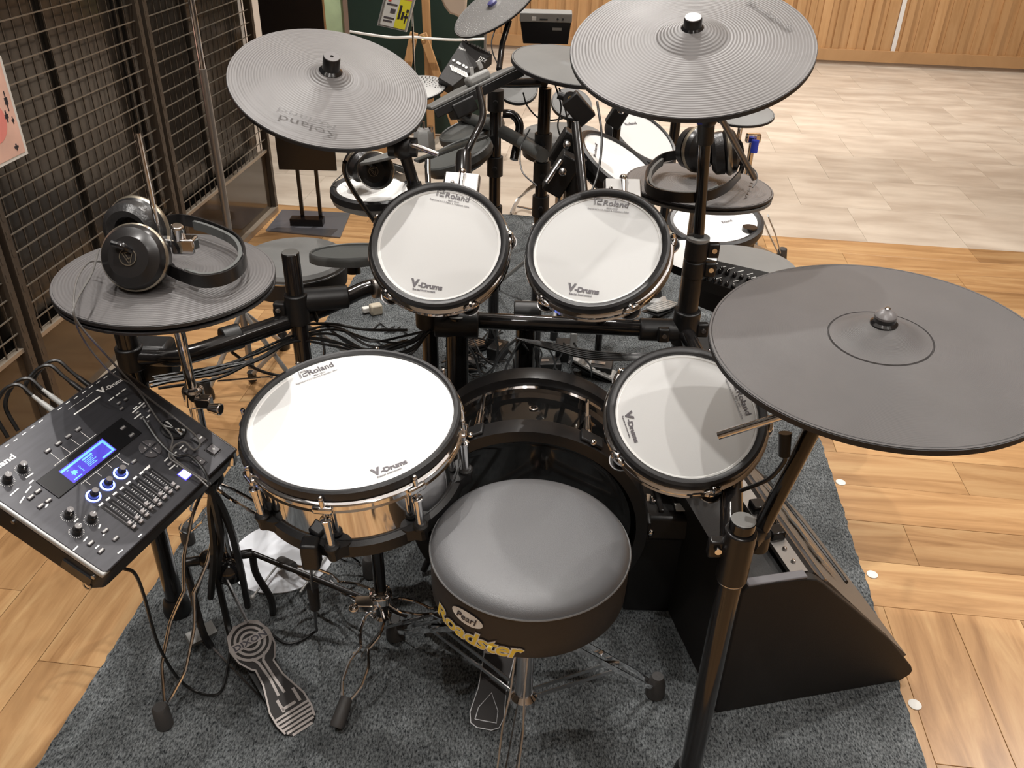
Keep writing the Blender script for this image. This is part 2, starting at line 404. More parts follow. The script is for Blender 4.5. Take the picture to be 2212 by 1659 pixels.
# ================================================================== THE SETTING
CS0, CS1, CT0, CT1 = -.98, .71, .80, 3.9          # carpet in room axes
def rquad(name, s0, s1, t0, t1, z0, z1, m, parent=None):
    b = MB(); b.prism([(RM(s, t).x, RM(s, t).y) for s, t in ((s0, t0), (s1, t0), (s1, t1), (s0, t1))], z0, z1)
    return b.build(name, m, parent)
fl = struct(rquad('floor', -4.2, 6.5, -1.2, 8.05, -.06, -.006, M['under']))
RF = Matrix(((UU.x, VV.x, 0, 0), (UU.y, VV.y, 0, 0), (0, 0, 1, 0), (0, 0, 0, 1)))
def piece_mesh(lx, ly, h, ch, name, m):
    b = MB(); x, y = lx/2, ly/2; c = ch
    vs = [(-x, -y, -h), (x, -y, -h), (x, y, -h), (-x, y, -h), (-x, -y, -c), (x, -y, -c), (x, y, -c), (-x, y, -c),
          (-x+c, -y+c, 0), (x-c, -y+c, 0), (x-c, y-c, 0), (-x+c, y-c, 0)]
    b.add(vs, [(3, 2, 1, 0), (8, 9, 10, 11)]+[(i, (i+1) % 4, 4+(i+1) % 4, 4+i) for i in range(4)]+[(4+i, 4+(i+1) % 4, 8+(i+1) % 4, 8+i) for i in range(4)])
    return b.mesh(name, m, flat=True)
def lay(name, me, s, t, rot=0):
    o = bpy.data.objects.new(name, me); COL.objects.link(o); o.parent = fl
    o.matrix_local = RF @ T(s, t, random.uniform(-.0003, .0003)) @ RZ(rot); return o
PW, PL = .152, .92
pk = piece_mesh(PL-.001, PW-.001, .006, .0006, 'plank', M['plank'])
pks = {}
def plank(s0, s1, t0, t1, rot):
    L = (s1-s0) if not rot else (t1-t0); Wd = (t1-t0) if not rot else (s1-s0)
    k = (round(L, 3), round(Wd, 3))
    if k not in pks: pks[k] = piece_mesh(k[0]-.001, k[1]-.001, .006, .0006, 'plank', M['plank'])
    lay('plank', pks[k], (s0+s1)/2, (t0+t1)/2, pi/2 if rot else 0)
SEAM, BORD = 1.535, 3.86
nrow = 15; PW = (BORD-SEAM)/nrow
for i in range(nrow):
    off = -4.2+[0, .5, .22, .74, .38][i % 5]*PL; x = off
    while x < 4.0:
        a, b_ = max(x, -2.5), min(x+PL, 4.0); x += PL
        if b_-a < .15 or (a > CS0+.05 and b_ < CS1-.05): continue
        if b_ < -2.4: continue
        plank(a, b_, SEAM+i*PW, SEAM+(i+1)*PW, 0)
s = -1.9; i = 0
while s < 2.2:
    t = SEAM-PL*[1, .45, .7, .25][i % 4]
    cuts = [SEAM, t]
    while t > -.6: t -= PL; cuts.append(t)
    for k in range(len(cuts)-1):
        if (s > CS0+.03 and s+.155 < CS1-.03) and cuts[k+1] > CT0+.02: continue
        plank(s, s+.155, cuts[k+1], cuts[k], 1)
    s += .155; i += 1
TS = .45; tm = piece_mesh(TS-.001, TS-.001, .006, .0005, 'tile', M['tile'])
for i in range(9):
    for k in range(19):
        s = -2.6+k*TS+(TS/2 if i % 2 else 0); t = BORD+TS/2+i*TS
        if s > 1.2+1.1*(t-2.2): continue
        lay('tile', tm, s, t)
# carpet with a slightly ragged edge
rnd = random.Random(3); pl = []
def edge(p, q, n, nx):
    for i in range(n):
        f = i/n; j = (rnd.random()-.5)*.006; pl.append((p[0]+(q[0]-p[0])*f+nx[0]*j, p[1]+(q[1]-p[1])*f+nx[1]*j))
edge((CS0, CT0), (CS1, CT0), 40, (0, 1)); edge((CS1, CT0), (CS1, CT1), 160, (1, 0)); edge((CS1, CT1), (CS0, CT1), 40, (0, 1)); edge((CS0, CT1), (CS0, CT0), 160, (1, 0))
b = MB(); b.prism([(RM(x, y).x, RM(x, y).y) for x, y in pl], 0, .008); cp = b.build('carpet', M['carpet'])
tag(cp, 'dark grey needle felt carpet laid under the drum kits', 'carpet')
for i, (px, py) in enumerate([(1816, 1042), (1884, 1241), (1976, 1522)]):
    p = G(px, py, .001); b = MB(); b.lathe([(.0135, 0), (.0135, .0016), (.012, .0022)], T(p.x, p.y, .0005), 20)
    o = b.build('floor_sticker', M['paper'])
    tag(o, 'round white sticker at carpet edge, '+['farthest from the drum throne', 'level with the amplifier top', 'nearest the front, below the amplifier corner'][i], 'sticker', 'round stickers along the carpet edge')
# ---- back wall: vertical battens on a panel, skirting, plinth
BW = 7.93
bw = struct(rquad('wall_back', -4.2, 6.5, BW, BW+.1, 0, CEIL, M['wallwood']))
P_ = .132; bm = {}
k = 0; s = -2.2; rnd = random.Random(5)
while s < 4.9:
    wd = rnd.choice([.05, .06, .07, .085]); dp = rnd.choice([.012, .02, .028])
    if (wd, dp) not in bm:
        b = MB(); b.box((0, 0, 1.2), (wd, dp, 2.15)); bm[(wd, dp)] = b.mesh('batten', M['wallwood'], flat=True)
    if all(abs(s-j) > .06 for j in (.55, 2.32, 3.63)):
        o = bpy.data.objects.new('batten', bm[(wd, dp)]); COL.objects.link(o); o.parent = bw; o.matrix_local = RF @ T(s, BW-dp/2, 0)
    s += P_*rnd.uniform(.75, 1.15)
for j, mm in ((.55, 'seam'), (3.63, 'seam'), (2.32, 'white')):
    b = MB(); b.box((0, 0, 1.2), (.034, .012, 2.15)); o = b.build('joint_strip', M[mm], bw); o.matrix_local = RF @ T(j, BW-.006, 0)
sk = struct(rquad('baseboard_back', -4.2, 6.5, BW-.035, BW, .035, .125, M['skirt']))
struct(rquad('trim_1', -4.2, 6.5, BW-.02, BW, 0, .035, M['plinth']))
ceil_ = struct(rquad('ceiling', -4.2, 6.5, -1.2, 8.05, CEIL, CEIL+.08, M['ceil']))
struct(rquad('wall_right', 6.4, 6.5, -1.2, 8.05, 0, CEIL, M['wall']))
struct(rquad('wall_front', -4.2, 6.5, -1.3, -1.2, 0, CEIL, M['wall']))
# ---- left wall: dark glossy panels behind the display mesh
wl = struct(rquad('wall_left', WALL_S-.20, WALL_S-.06, -1.2, 3.79, 0, CEIL, M['walldark']))
for i, (a, e, mm) in enumerate([(-1.1, 1.05, 'walldark2'), (1.12, 1.93, 'walldark'), (1.99, 2.36, 'walldark2'), (2.42, 2.78, 'walldark2'), (2.86, 3.22, 'walldark2'), (3.29, 3.78, 'walldark2')]):
    rquad('wall_panel', WALL_S-.06, WALL_S-.048, a, e, .32, 2.9, M[mm], wl)
struct(rquad('wall_far_left', -4.2, -4.1, -1.2, 8.05, 0, CEIL, M['wall']))
cl = struct(rquad('trim_2', -2.62, -2.36, 5.6, 5.9, 0, CEIL, M['pillar']))
# mesh display panels
WF = RF @ T(WALL_S, 0, 0)
def wall_pt(s, t, z): return RM(WALL_S+s, t, z)
NET = ['nearest the left picture edge', 'behind the hi-hat headphones', 'at the far end of the dark wall']
for i, (t0, t1) in enumerate([(.99, 1.91), (1.935, 2.845), (2.87, 3.78)]):
    r = thing('mesh_panel', 'dark wire mesh panel over brown gloss kickboard, '+NET[i], 'display panel', RF @ T(WALL_S, (t0+t1)/2, 0), 'wire mesh panels along the dark wall')
    h = (t1-t0)/2
    for y, nm in ((-h+.012, 'post'), (h-.012, 'post')):
        b = MB(); b.box((0, y, 1.3), (.03, .024, 2.6))
        for q in range(52): b.box((.0155, y, .06+q*.05), (.001, .010, .022))
        b.build(nm, M['meshpost'], r, bev=0)
    b = MB(); b.box((-.004, 0, .298), (.022, 2*h-.05, .012)); b.build('rail', M['sill'], r)
    b = MB(); b.box((-.012, 0, .15), (.012, 2*h-.05, .284)); b.build('kickboard', M['kickboard'], r)
    b = MB(); b.box((.004, 0, .014), (.03, 2*h-.02, .026)); b.build('foot_rail', M['sill'], r)
    b = MB()
    for q in range(47): b.box((.004, 0, .35+q*.05), (.0035, 2*h-.05, .0032))
    o = b.build('horizontal_wires', M['meshwire'], r, flat=True); o['kind'] = 'stuff'
    b = MB(); y = -h+.05
    while y < h-.04: b.box((0, y, 1.5), (.0032, .0032, 2.4)); y += .046
    o = b.build('vertical_wires', M['meshpost'], r, flat=True); o['kind'] = 'stuff'
# ---- downlights in the ceiling
glow = mat('lamp_glow', (1, 1, 1), .5, emit=(1, .93, .84), es=12)
for i, (x, y, pw, ax, ay, ang) in enumerate(LAMPS):
    Xl = T(x, y, CEIL-.001)
    b = MB(); b.ringlathe([(.05, 0), (.065, 0), (.065, -.006), (.05, -.01)], Xl, n=32); r = b.build('downlight_ring', M['white'], ceil_)
    b = MB(); b.lathe([(.049, -.0005), (.049, -.003)], Xl, n=24); b.build('lamp_face', glow, r)
# ================================================================== BUILDERS FOR DRUM THINGS
def arc(a0, a1, n): return [a0+(a1-a0)*i/n for i in range(n+1)]
def cymbal(name, label, c, n, r, m='rubber', bell=.06, bellh=.016, bow=.016, xdir=(1, 0, 0), cap='tall', edge=.009, cat='cymbal pad', group=None, groove=False, capr=.017, capz=0, caph=.026, mid=1.5):
    root = thing(name, label, cat, frame(c, n, xdir), group)
    top = []; K = 26
    zb = bow
    for i in range(9):
        q = i/8; rr = .010+(bell-.010)*q; top.append((rr, zb+bellh*(cos(q*pi)*.5+.5)*1.0))
    if mid < 1:
        top = []
        for i in range(33):
            q = i/32; rr = .010+(bell-.010)*q; top.append((rr, zb+bellh*(1-q**1.4)+.00022*sin(2*pi*rr/.0055)*(q > .35)))
    if m in ('rubber', 'rubber_dark'): K = 84
    for i in range(1, K+1):
        q = i/K; rr = bell+(r-bell)*q; wv = 0
        if m in ('rubber', 'rubber_dark') and i < K-1: wv = .00013*sin(2*pi*rr/.0082)*(max(0, 1-q*4)*mid+max(0, (q-.55)/.45)*(1 if mid > 1 else .6))
        top.append((rr, bow*(1-q**1.15)+wv))
    if groove:
        gi = [i for i, p in enumerate(top) if abs(p[0]-bell) < 1e-6][0]
        top = top[:gi]+[(bell-.0015, zb+.0005), (bell-.0006, zb-.0035), (bell+.0006, zb-.0035), (bell+.0015, zb)]+top[gi+1:]
    b = MB(); b.lathe(top+[(r-.001, -.003), (r-.02, -.004+bow*.0), (bell, bow-.006), (.010, bow-.005)], n=96); b.build('pad_surface', M[m], root, ang=50)
    b = MB(); b.ringlathe([(r-.0035, .0005), (r+.001, -.0015), (r+.0012, -edge), (r-.006, -edge-.001), (r-.018, -.005)], n=96); b.build('rim', M['rim'], root)
    b = MB(); b.lathe([(r-.012, -.0045), (r-.05, -edge-.002), (.05, -.004), (.045, -.018), (.012, -.020)], n=48); b.build('underside', M['blackm'], root)
    z0 = zb+bellh
    if cap == 'tall':
        b = MB(); b.lathe([(capr, z0-.004), (capr*1.06, z0-.002), (capr, z0+.004), (capr, z0+caph), (capr*.93, z0+caph+.002)], n=32); cpo = b.build('cap_nut', M['blacks'], root)
        b = MB(); b.lathe([(capr*.93, z0+caph+.002), (capr*.9, z0+caph+.0035)], n=32); b.build('nut_face', M['knobtop'], cpo)
        b = MB(); b.lathe([(.0035, z0+caph+.0033), (.0035, z0+caph+.0039)], n=16); b.build('bolt_hole', M['black'], cpo)
        b = MB(); b.ringlathe([(capr*1.0, z0-.002), (capr*1.35, z0-.006), (capr*1.35, z0-.003), (capr*1.02, z0+.002)], n=32); b.build('felt_washer', M['black'], root)
    elif cap == 'dome':
        b = MB(); b.lathe([(capr*1.25, z0-.006), (capr*1.25, z0+.001), (capr, z0+.004), (capr, z0+.010)], n=32); b.build('felt_washer', M['black'], root)
        b = MB(); b.lathe([(capr, z0+.010), (capr, z0+.013), (capr*.7, z0+.018), (capr*.3, z0+.021), (.001, z0+.022)], n=32); cpo = b.build('cap_nut', M['knobtop'], root)
        b = MB(); b.lathe([(.004, z0+.018), (.004, z0+.0235), (.0025, z0+.025)], n=8); b.build('bolt_tip', M['chrome'], cpo)
    elif cap == 'small':
        b = MB(); b.lathe([(.016, z0-.003), (.016, z0+.006), (.010, z0+.009)], n=20); b.build('cap_nut', M[m if capz else 'purple'], root)
    return root
def head_print(root, R, roland, vd, m='greyprint', dz=-.0085, h1=11, h2=12):
    """maker's print: roland=((x0,y0),(x1,y1)) px baseline of the name, vd likewise"""
    z = dz
    (a, b_) = roland
    a = Vector(a); b_ = Vector(b_); d = (b_-a); u = d.normalized(); up = Vector((u.y, -u.x)); L = d.length
    # square bracket emblem then the name
    letter_px('Roland', root, tuple(a+u*L*.27), tuple(b_), h1, m, dz=z, name='name_print', bold=.012)
    bb = MB()
    def seg(p, q, wpx):
        p = pxl(root, *p, z); q = pxl(root, *q, z); bb.strip([Vector((p.x, p.y, z+.0005)), Vector((q.x, q.y, z+.0005))], wpx*.00085, .0003, (0, 0, 1))
    e = L*.23
    def pt(f, g): return tuple(a+u*e*f+up*h1*1.15*g)
    for off in (0, .14):
        o = off
        seg(pt(0+o, -.05), pt(0+o, 1-o), 1.2); seg(pt(0+o, 1-o), pt(1-o, 1-o), 1.2); seg(pt(1-o, 1-o), pt(1-o, .55-o*.3), 1.2)
        seg(pt(1-o, .55-o*.3), pt(.42, .55-o*.3), 1.2); seg(pt(.42, .5), pt(.42, .0+o), 1.2); seg(pt(.42, 0+o), pt(1, 0+o), 1.2)
    bb.build('emblem_print', M[m], root)
    dn = -up
    letter_px('MESH HEAD', root, tuple(a+u*L*.38+dn*h1*.55), tuple(a+u*L*.72+dn*h1*.55), h1*.24, m, dz=z, name='small_print', bold=.01)
    letter_px('Registered in U.S. Patent & Trademark Office', root, tuple(a-u*L*.17+dn*h1*.98), tuple(b_+u*L*.05+dn*h1*.98), h1*.27, m, dz=z, name='small_print', bold=.01)
    a, b_ = Vector(vd[0]), Vector(vd[1]); d = b_-a; u = d.normalized(); up = Vector((u.y, -u.x)); L = d.length; dn = -up
    letter_px('V', root, tuple(a), tuple(a+u*L*.27), h2*1.25, m, dz=z, name='series_print', bold=.05)
    letter_px('-Drums', root, tuple(a+u*L*.25), tuple(b_), h2*.8, m, dz=z, name='series_print', bold=.045, spacing=.95)
    letter_px('Rental instrument', root, tuple(a+u*L*.1+dn*h2*.6), tuple(a+u*L*.8+dn*h2*.6), h2*.3, m, dz=z, name='small_print', bold=.03)
def drum(name, label, c, n, R, Ri, h, nl, spin, shell='blacks', kind='tom', group=None):
    root = thing(name, label, 'drum', frame(c, n, (1, 0, 0)), group)
    w = R-Ri
    b = MB(); b.ringlathe([(Ri, -.016), (Ri+.0005, -.004), (Ri+w*.3, -.0005), (Ri+w*.65, .0), (R-.001, -.003), (R, -.008), (R, -.017), (R-.004, -.021), (Ri+.002, -.021)], n=96)
    b.build('rubber_hoop', M['hoop'], root)
    b = MB(); b.lathe([(.0005, -.0085), (Ri*.9, -.009), (Ri-.004, -.0098)], n=96); hd = b.build('drumhead', M['head'], root)
    b = MB(); b.ringlathe([(Ri*.955, -.0098), (Ri*.965, -.0082), (Ri+.001, -.0088), (Ri+.001, -.013), (Ri*.96, -.012)], n=96); b.build('head_collar', M['headedge'], root)
    b = MB(); b.ringlathe([(R-.010, -.019), (R+.002, -.021), (R+.0055, -.024), (R+.004, -.027), (R+.001, -.030), (R+.001, -.038), (R+.004, -.041), (R-.010, -.042)], n=96); b.build('metal_hoop', M['chrome'], root)
    rs = R-.012
    if kind == 'snare':
        b = MB(); b.ringlathe([(rs-.004, -.030), (rs, -.032), (rs, -h), (rs-.004, -h)], n=96); b.build('shell', M['chrome'], root)
        b = MB(); b.ringlathe([(rs-.02, -h+.004), (rs+.002, -h+.004), (rs+.010, -h-.002), (rs+.011, -h-.026), (rs+.002, -h-.036), (rs-.02, -h-.036)], n=96); b.build('base_ring', M['blackm'], root)
    else:
        b = MB(); b.lathe([(rs, -.030), (rs, -.058), (rs-.006, -h*.86), (rs-.03, -h), (.02, -h-.004)], n=72); b.build('shell', M[shell], root)
    for i in range(nl):
        a = spin+2*pi*i/nl; X = RZ(a)
        if kind == 'snare':
            b = MB(); b.box((R+.003, 0, -.030), (.018, .034, .014), X); b.cyl(X @ Vector((R+.005, 0, -.030)), X @ Vector((R+.005, 0, -.006)), .0052, .0040, 12); b.ball((R+.005, 0, -.006), .0046, X, 10)
            b.build('lug_ear', M['chrome'], root, bev=.004)
            b = MB(); b.cyl(X @ Vector((R+.004, 0, -.036)), X @ Vector((R+.004, 0, -.055)), .0028, None, 10); b.build('tension_rod', M['chrome_dull'], root)
            b = MB(); b.lathe([(.0095, 0), (.0095, .004), (.0078, .005)], X @ T(R+.004, 0, -.058), 20)
            b.lathe([(.0066, -h+.008), (.0078, -.058)][::-1], X @ T(R+.004, 0, 0), 20); b.build('lug_tube', M['chrome'], root)
            b = MB(); b.lathe([(.013, -h+.004), (.013, -h+.009), (.010, -h+.012)], X @ T(R+.004, 0, 0), 20)
            b.prism([(rs-.01, -.034), (rs+.010, -.024), (R+.006, -.011), (R+.013, -.006), (R+.015, 0), (R+.013, .006), (R+.006, .011), (rs+.010, .024), (rs-.01, .034)], -h-.020, -h+.004, X); b.build('lug_bracket', M['blackm'], root)
        else:
            b = MB(); b.ball((R+.003, 0, -.025), .0098, X, 12, (1, 1.9, .8)); b.cyl(X @ Vector((R+.005, 0, -.022)), X @ Vector((R+.005, 0, -.009)), .0045, .0036, 10); b.ball((R+.005, 0, -.009), .0042, X, 8)
            b.build('lug_ear', M['chrome'], root)
            b = MB(); b.lathe([(.014, -.056), (.019, -.047), (.019, -.043), (.004, -.042)], X @ T(R-.003, 0, 0), 20); b.build('lug_cup', M['blacks'], root)
            b = MB(); b.ringlathe([(.0185, -.0445), (.0205, -.0435), (.0205, -.0415), (.0185, -.0415)], X @ T(R-.003, 0, 0), 24); b.build('lug_washer', M['chrome_dull'], root)
    return root
def wavy_leg(b, p0, p1, side, w=.006, amp=.013, ph=0, n=26, turns=2.5):
    """double-strip braced leg: two flat strips that swell apart and pinch together"""
    p0 = Vector(p0); p1 = Vector(p1); d = (p1-p0).normalized(); side = Vector(side); side = (side-d*side.dot(d)).normalized()
    nr = d.cross(side)
    for sg in (-1, 1):
        pts = []
        for i in range(n+1):
            q = i/n; a = .35+.65*abs(sin(pi*(q*turns+ph))); a = min(a, .9, .15+(1-q)*5, .2+q*6)
            pts.append(p0+(p1-p0)*q+side*sg*amp*a)
        b.tube(pts, w*.6, 8)
    return b
# ================================================================== FRONT KIT: cymbals
crL = cymbal('cymbal_pad', 'tilted dark rubber crash pad with grey nut, above the left tom', (-.393, 1.827, 1.077), (.212, -.332, .919), .203, bell=.052, bellh=.017, bow=.020, cap='tall', xdir=(.95, -.1, 0), capr=.0175)
crC = cymbal('cymbal_pad', 'large dark rubber crash pad high on the centre pole, cut by the top edge', (.287, 1.529, 1.228), (-.113, -.352, .929), .203, bell=.061, bellh=.018, bow=.013, caph=.014, mid=.3, cap='tall', xdir=(.95, 0, 0), capr=.0150)
ride = cymbal('cymbal_pad', 'largest smooth grey ride pad with a ring groove, right foreground', (.506, 1.042, .932), (-.051, -.064, .997), .23, m='rubber_fine', bell=.0685, bellh=.023, bow=.008, cap='dome', groove=True, xdir=(1, 0, 0), capr=.0145)
letter_px('Roland', crL, (727, 272), (603, 232), 12, 'rubber_bell', dz=.0175, name='embossed_name', z=.0006)
letter_px('Roland', crC, (1612, 6), (1700, 62), 12, 'rubber_bell', dz=.009, name='embossed_name', z=.0006)
# hi-hat: two stacked pads
hh = cymbal('hi_hat_pad', 'two stacked dark hi-hat pads under headphones, beside the mesh wall', (-.59, 1.32, .875), (.03, -.01, .999), .178, bell=.055, bellh=.010, bow=.008, cap=None, edge=.007, cat='hi-hat', m='rubber_dark')
b = MB(); b.lathe([(.174, -.011), (.1785, -.013), (.1785, -.017), (.16, -.021), (.05, -.03), (.01, -.03)], n=96); b.build('bottom_pad', M['rim'], hh)
# ------------------------------------------------------------------ drums
sn = drum('snare_drum', 'chrome snare pad with large bright white mesh head', (-.277, 1.224, .667), (-.042, -.124, .991), .19, .177, .128, 8, radians(-95), kind='snare')
head_print(sn, .19, ((649, 817), (722, 791)), ((806, 1029), (881, 1000)), h1=11, h2=12)
t1 = drum('tom_drum', 'left of two rack toms, white head half shaded by a crash pad', (-.156, 1.621, .821), (-.034, -.638, .769), .142, .1255, .085, 5, radians(-62), group='rack toms')
head_print(t1, .145, ((943, 422), (1012, 437)), ((885, 617), (955, 627)), h1=12, h2=13)
t2 = drum('tom_drum', 'right of two rack toms, white head, beside the tall black pole', (.157, 1.553, .85), (-.218, -.518, .827), .142, .1255, .09, 5, radians(-66), group='rack toms')
head_print(t2, .145, ((1283, 441), (1356, 449)), ((1223, 627), (1293, 636)), h1=12, h2=13)
t3 = drum('tom_drum', 'floor tom with sideways lettering, partly under the big ride pad', (.311, 1.264, .66), (-.065, -.463, .884), .142, .1255, .09, 5, radians(-76))
head_print(t3, .145, ((1583, 827), (1612, 897)), ((1348, 890), (1371, 957)), h1=12, h2=13)
# thumb clamps standing behind the two rack toms (pale plate with a chrome screw)
for rt, (px, py), an in ((t1, (996, 398), -.12), (t2, (1346, 412), 0.)):
    Xq = rt.matrix_world.inverted() @ frame(YP(px, py, rt.matrix_world.translation.y+.15), (0, -.55, .83), (1, 0, an))
    b = MB(); b.box((0, 0, -.012), (.078, .064, .026), Xq); b.build('mount_block', M['chrome_dull'], rt, bev=.006)
    b = MB(); b.box((0, 0, .002), (.070, .056, .003), Xq); b.build('mount_plate', M['white'], rt, bev=.001)
    b = MB(); b.cyl(Xq @ Vector((0, -.02, .008)), Xq @ Vector((0, .026, .008)), .0055); b.ball((0, .026, .009), .008, Xq); b.build('mount_screw', M['chrome'], rt)
# ------------------------------------------------------------------ kick drum
kd = thing('kick_drum', 'glossy black bass drum with twin black hoops, behind the round stool', 'drum', frame((.042, 1.385, .288), (-.06, -.995, -.03), (1, -.06, 0)))
def hoop(z0, z1): return [(.226, z0), (.25, z0), (.2515, (z0+z1)/2), (.25, z1), (.226, z1)]
b = MB(); b.ringlathe(hoop(-.030, .012), n=96); b.build('hoop', M['blacks'], kd)
b = MB(); b.ringlathe(hoop(-.222, -.180), n=96); b.build('hoop', M['blacks'], kd)
b = MB(); b.lathe([(.218, -.02), (.220, -.04), (.220, -.185), (.218, -.20)], n=96); b.build('shell', M['kick'], kd)
for z, nm in ((-.036, 'hoop_trim'), (-.174, 'hoop_trim')):
    b = MB(); b.ringlathe([(.220, z-.005), (.231, z-.005), (.234, z), (.231, z+.005), (.220, z+.005)], n=96); b.build(nm, M['chrome'], kd)
b = MB(); b.lathe([(.226, -.012), (.215, -.004), (.20, -.006), (.001, -.003)], n=96); b.build('batter_head', M['kick'], kd)
b = MB(); b.lathe([(.062, -.003), (.060, -.0005), (.04, .001), (.001, .0015)], n=48); b.build('beater_patch', M['blackm'], kd)
b = MB(); b.ringlathe([(.10, -.004), (.103, -.002), (.106, -.004)], n=72); b.build('head_ring', M['blacks'], kd)
for a in (62, 118, 0, 180, -58, -122):
    X = RZ(radians(a)); b = MB()
    b.cyl(X @ Vector((.236, 0, -.01)), X @ Vector((.236, 0, -.095)), .0035, None, 10); b.cyl(X @ Vector((.236, 0, -.05)), X @ Vector((.236, 0, -.10)), .009, .0075, 14)
    b.ball((.236, 0, -.05), .010, X, 12); b.cyl(X @ Vector((.236, 0, -.10)), X @ Vector((.236, 0, -.17)), .0045, None, 10)
    b.box((.229, 0, -.105), (.014, .016, .028), X); b.build('tension_lug', M['chrome'], kd)
    b = MB(); b.box((.253, 0, -.012), (.008, .05, .034), X); c_ = b.build('hoop_claw', M['blackm'], kd, bev=.003)
    b = MB(); b.ball((.258, 0, .004), .007, X, 10); b.build('claw_bolt', M['chrome'], c_)
b = MB(); b.ringlathe([(.006, 0), (.0095, 0), (.0095, .002), (.006, .0025)], frame((-.002, .2205, -.11), (0, 1, 0)), 24); b.build('vent_ring', M['chrome'], kd)
b = MB(); b.box((.262, -.02, -.10), (.016, .03, .055)); b.box((.270, -.005, -.10), (.012, .02, .02)); b.cyl((.266, -.07, -.1), (.266, .01, -.1), .004); b.build('spur_bracket', M['chrome'], kd, bev=.003)
for s_ in (-1, 1):
    b = MB(); b.cyl((.20*s_, -.14, -.13), (.25*s_, -.268, -.10), .008); b.build('spur_leg', M['blacks'], kd)
# ------------------------------------------------------------------ drum throne
th = thing('drum_throne', 'round black vinyl drum stool with yellow lettering sticker, in front of kick drum', 'stool', (.037, 1.071, .517))
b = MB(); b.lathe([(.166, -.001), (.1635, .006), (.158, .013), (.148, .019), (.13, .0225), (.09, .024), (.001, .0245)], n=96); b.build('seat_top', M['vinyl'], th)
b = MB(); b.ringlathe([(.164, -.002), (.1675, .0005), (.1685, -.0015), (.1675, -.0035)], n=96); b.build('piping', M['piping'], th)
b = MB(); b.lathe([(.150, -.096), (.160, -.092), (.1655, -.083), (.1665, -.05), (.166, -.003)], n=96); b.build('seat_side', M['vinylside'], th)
def wrap(me, a0, a1, z0, zh, R, m, nm, parent, dip=0):
    xs = [v.co.x for v in me.vertices]; ys = [v.co.y for v in me.vertices]; x0, x1 = min(xs), max(xs); y0, y1 = min(ys), max(ys)
    for v in me.vertices:
        q = (v.co.x-x0)/(x1-x0); a = radians(a0+(a1-a0)*q-90); z = z0+zh*(v.co.y-y0)/(y1-y0)
        v.co = (R*cos(a), R*sin(a), z)
    me.materials.clear(); me.materials.append(M[m]); o = bpy.data.objects.new(nm, me); COL.objects.link(o); o.parent = parent; return o
for R_, bo, mm in ((.1672, .075, 'darkprint'), (.1677, .045, 'paper'), (.1682, .01, 'yellowtext')):
    wrap(text_mesh('Roadster', bo, .25, .93), -63-bo*14, -3+bo*14, -.084-bo*.06, .028+bo*.12, R_, mm, 'lettering_sticker', th)
b = MB(); vs = []; n_ = 40
for i in range(n_):
    t = 2*pi*i/n_; a = radians(-36+10.5*cos(t)-90); vs.append((.1684*cos(a), .1684*sin(a), -.032+.0145*sin(t)))
a = radians(-126); vs.append((.1686*cos(a), .1686*sin(a), -.032)); b.add(vs, [(i, (i+1) % n_, n_) for i in range(n_)]); b.build('oval_badge', M['paper'], th)
wrap(text_mesh('Pearl', .02, .3), -43, -29, -.039, .014, .1690, 'darkprint', 'badge_name', th)
b = MB(); b.cyl((0, 0, -.36), (0, 0, -.095), .013); b.cyl((0, 0, -.40), (0, 0, -.19), .0165); b.lathe([(.022, -.20), (.022, -.17)], n=24); b.build('post', M['chrome_dull'], th)
b = MB(); b.box((0, 0, -.103), (.10, .10, .012)); b.lathe([(.02, -.14), (.026, -.125), (.026, -.10)]); b.build('seat_bracket', M['strap'], th, bev=.003)
feet = [Vector((-.02, .66, .029)), Vector((.315, 1.18, .029)), Vector((-.245, 1.315, .029))]
thW = W(th)
hub_t = Vector((.037, 1.071, .345)); hub_b = Vector((.037, 1.071, .13))
for i, f in enumerate(feet):
    d = (f-hub_t); d2 = Vector((d.x, d.y, 0)).normalized(); sd = Vector((-d2.y, d2.x, 0))
    b = MB(); mm = 'chrome'
    for sg in (-1, 1):
        pts = [hub_t+d2*.02+sd*sg*.010, hub_t+d*.25+sd*sg*.012, hub_t+d*.36+sd*sg*.018, hub_t+d*.85+sd*sg*.016, hub_t+d*.97+sd*sg*.008]
        b.strip([thW @ p for p in pts], .010, .0028, sd)
    b.box(thW @ (hub_t+d*.62), (.03, .006, .006), I4); b.build('leg', M[mm], th)
    b = MB(); mid = hub_t+d*.66
    for sg in (-1, 1): b.strip([thW @ (hub_b+sd*sg*.008), thW @ (mid+sd*sg*.010)], .009, .0025, sd)
    b.build('brace', M['chrome_dull'], th)
    b = MB(); q = thW @ f; b.lathe([(.016, -.020), (.021, -.018), (.019, .01), (.012, .034)], T(q.x, q.y, q.z), 16); b.build('rubber_foot', M['feltgrey'], th)
b = MB(); q = thW @ hub_b; b.lathe([(.019, -.02), (.026, -.012), (.026, .004), (.018, .014)], T(q.x, q.y, q.z), 20); b.build('leg_hub', M['chrome'], th); b = MB(); q = thW @ hub_t; b.lathe([(.019, -.02), (.026, -.012), (.026, .004), (.018, .014)], T(q.x, q.y, q.z), 20); b.build('leg_hub', M['chrome'], th)
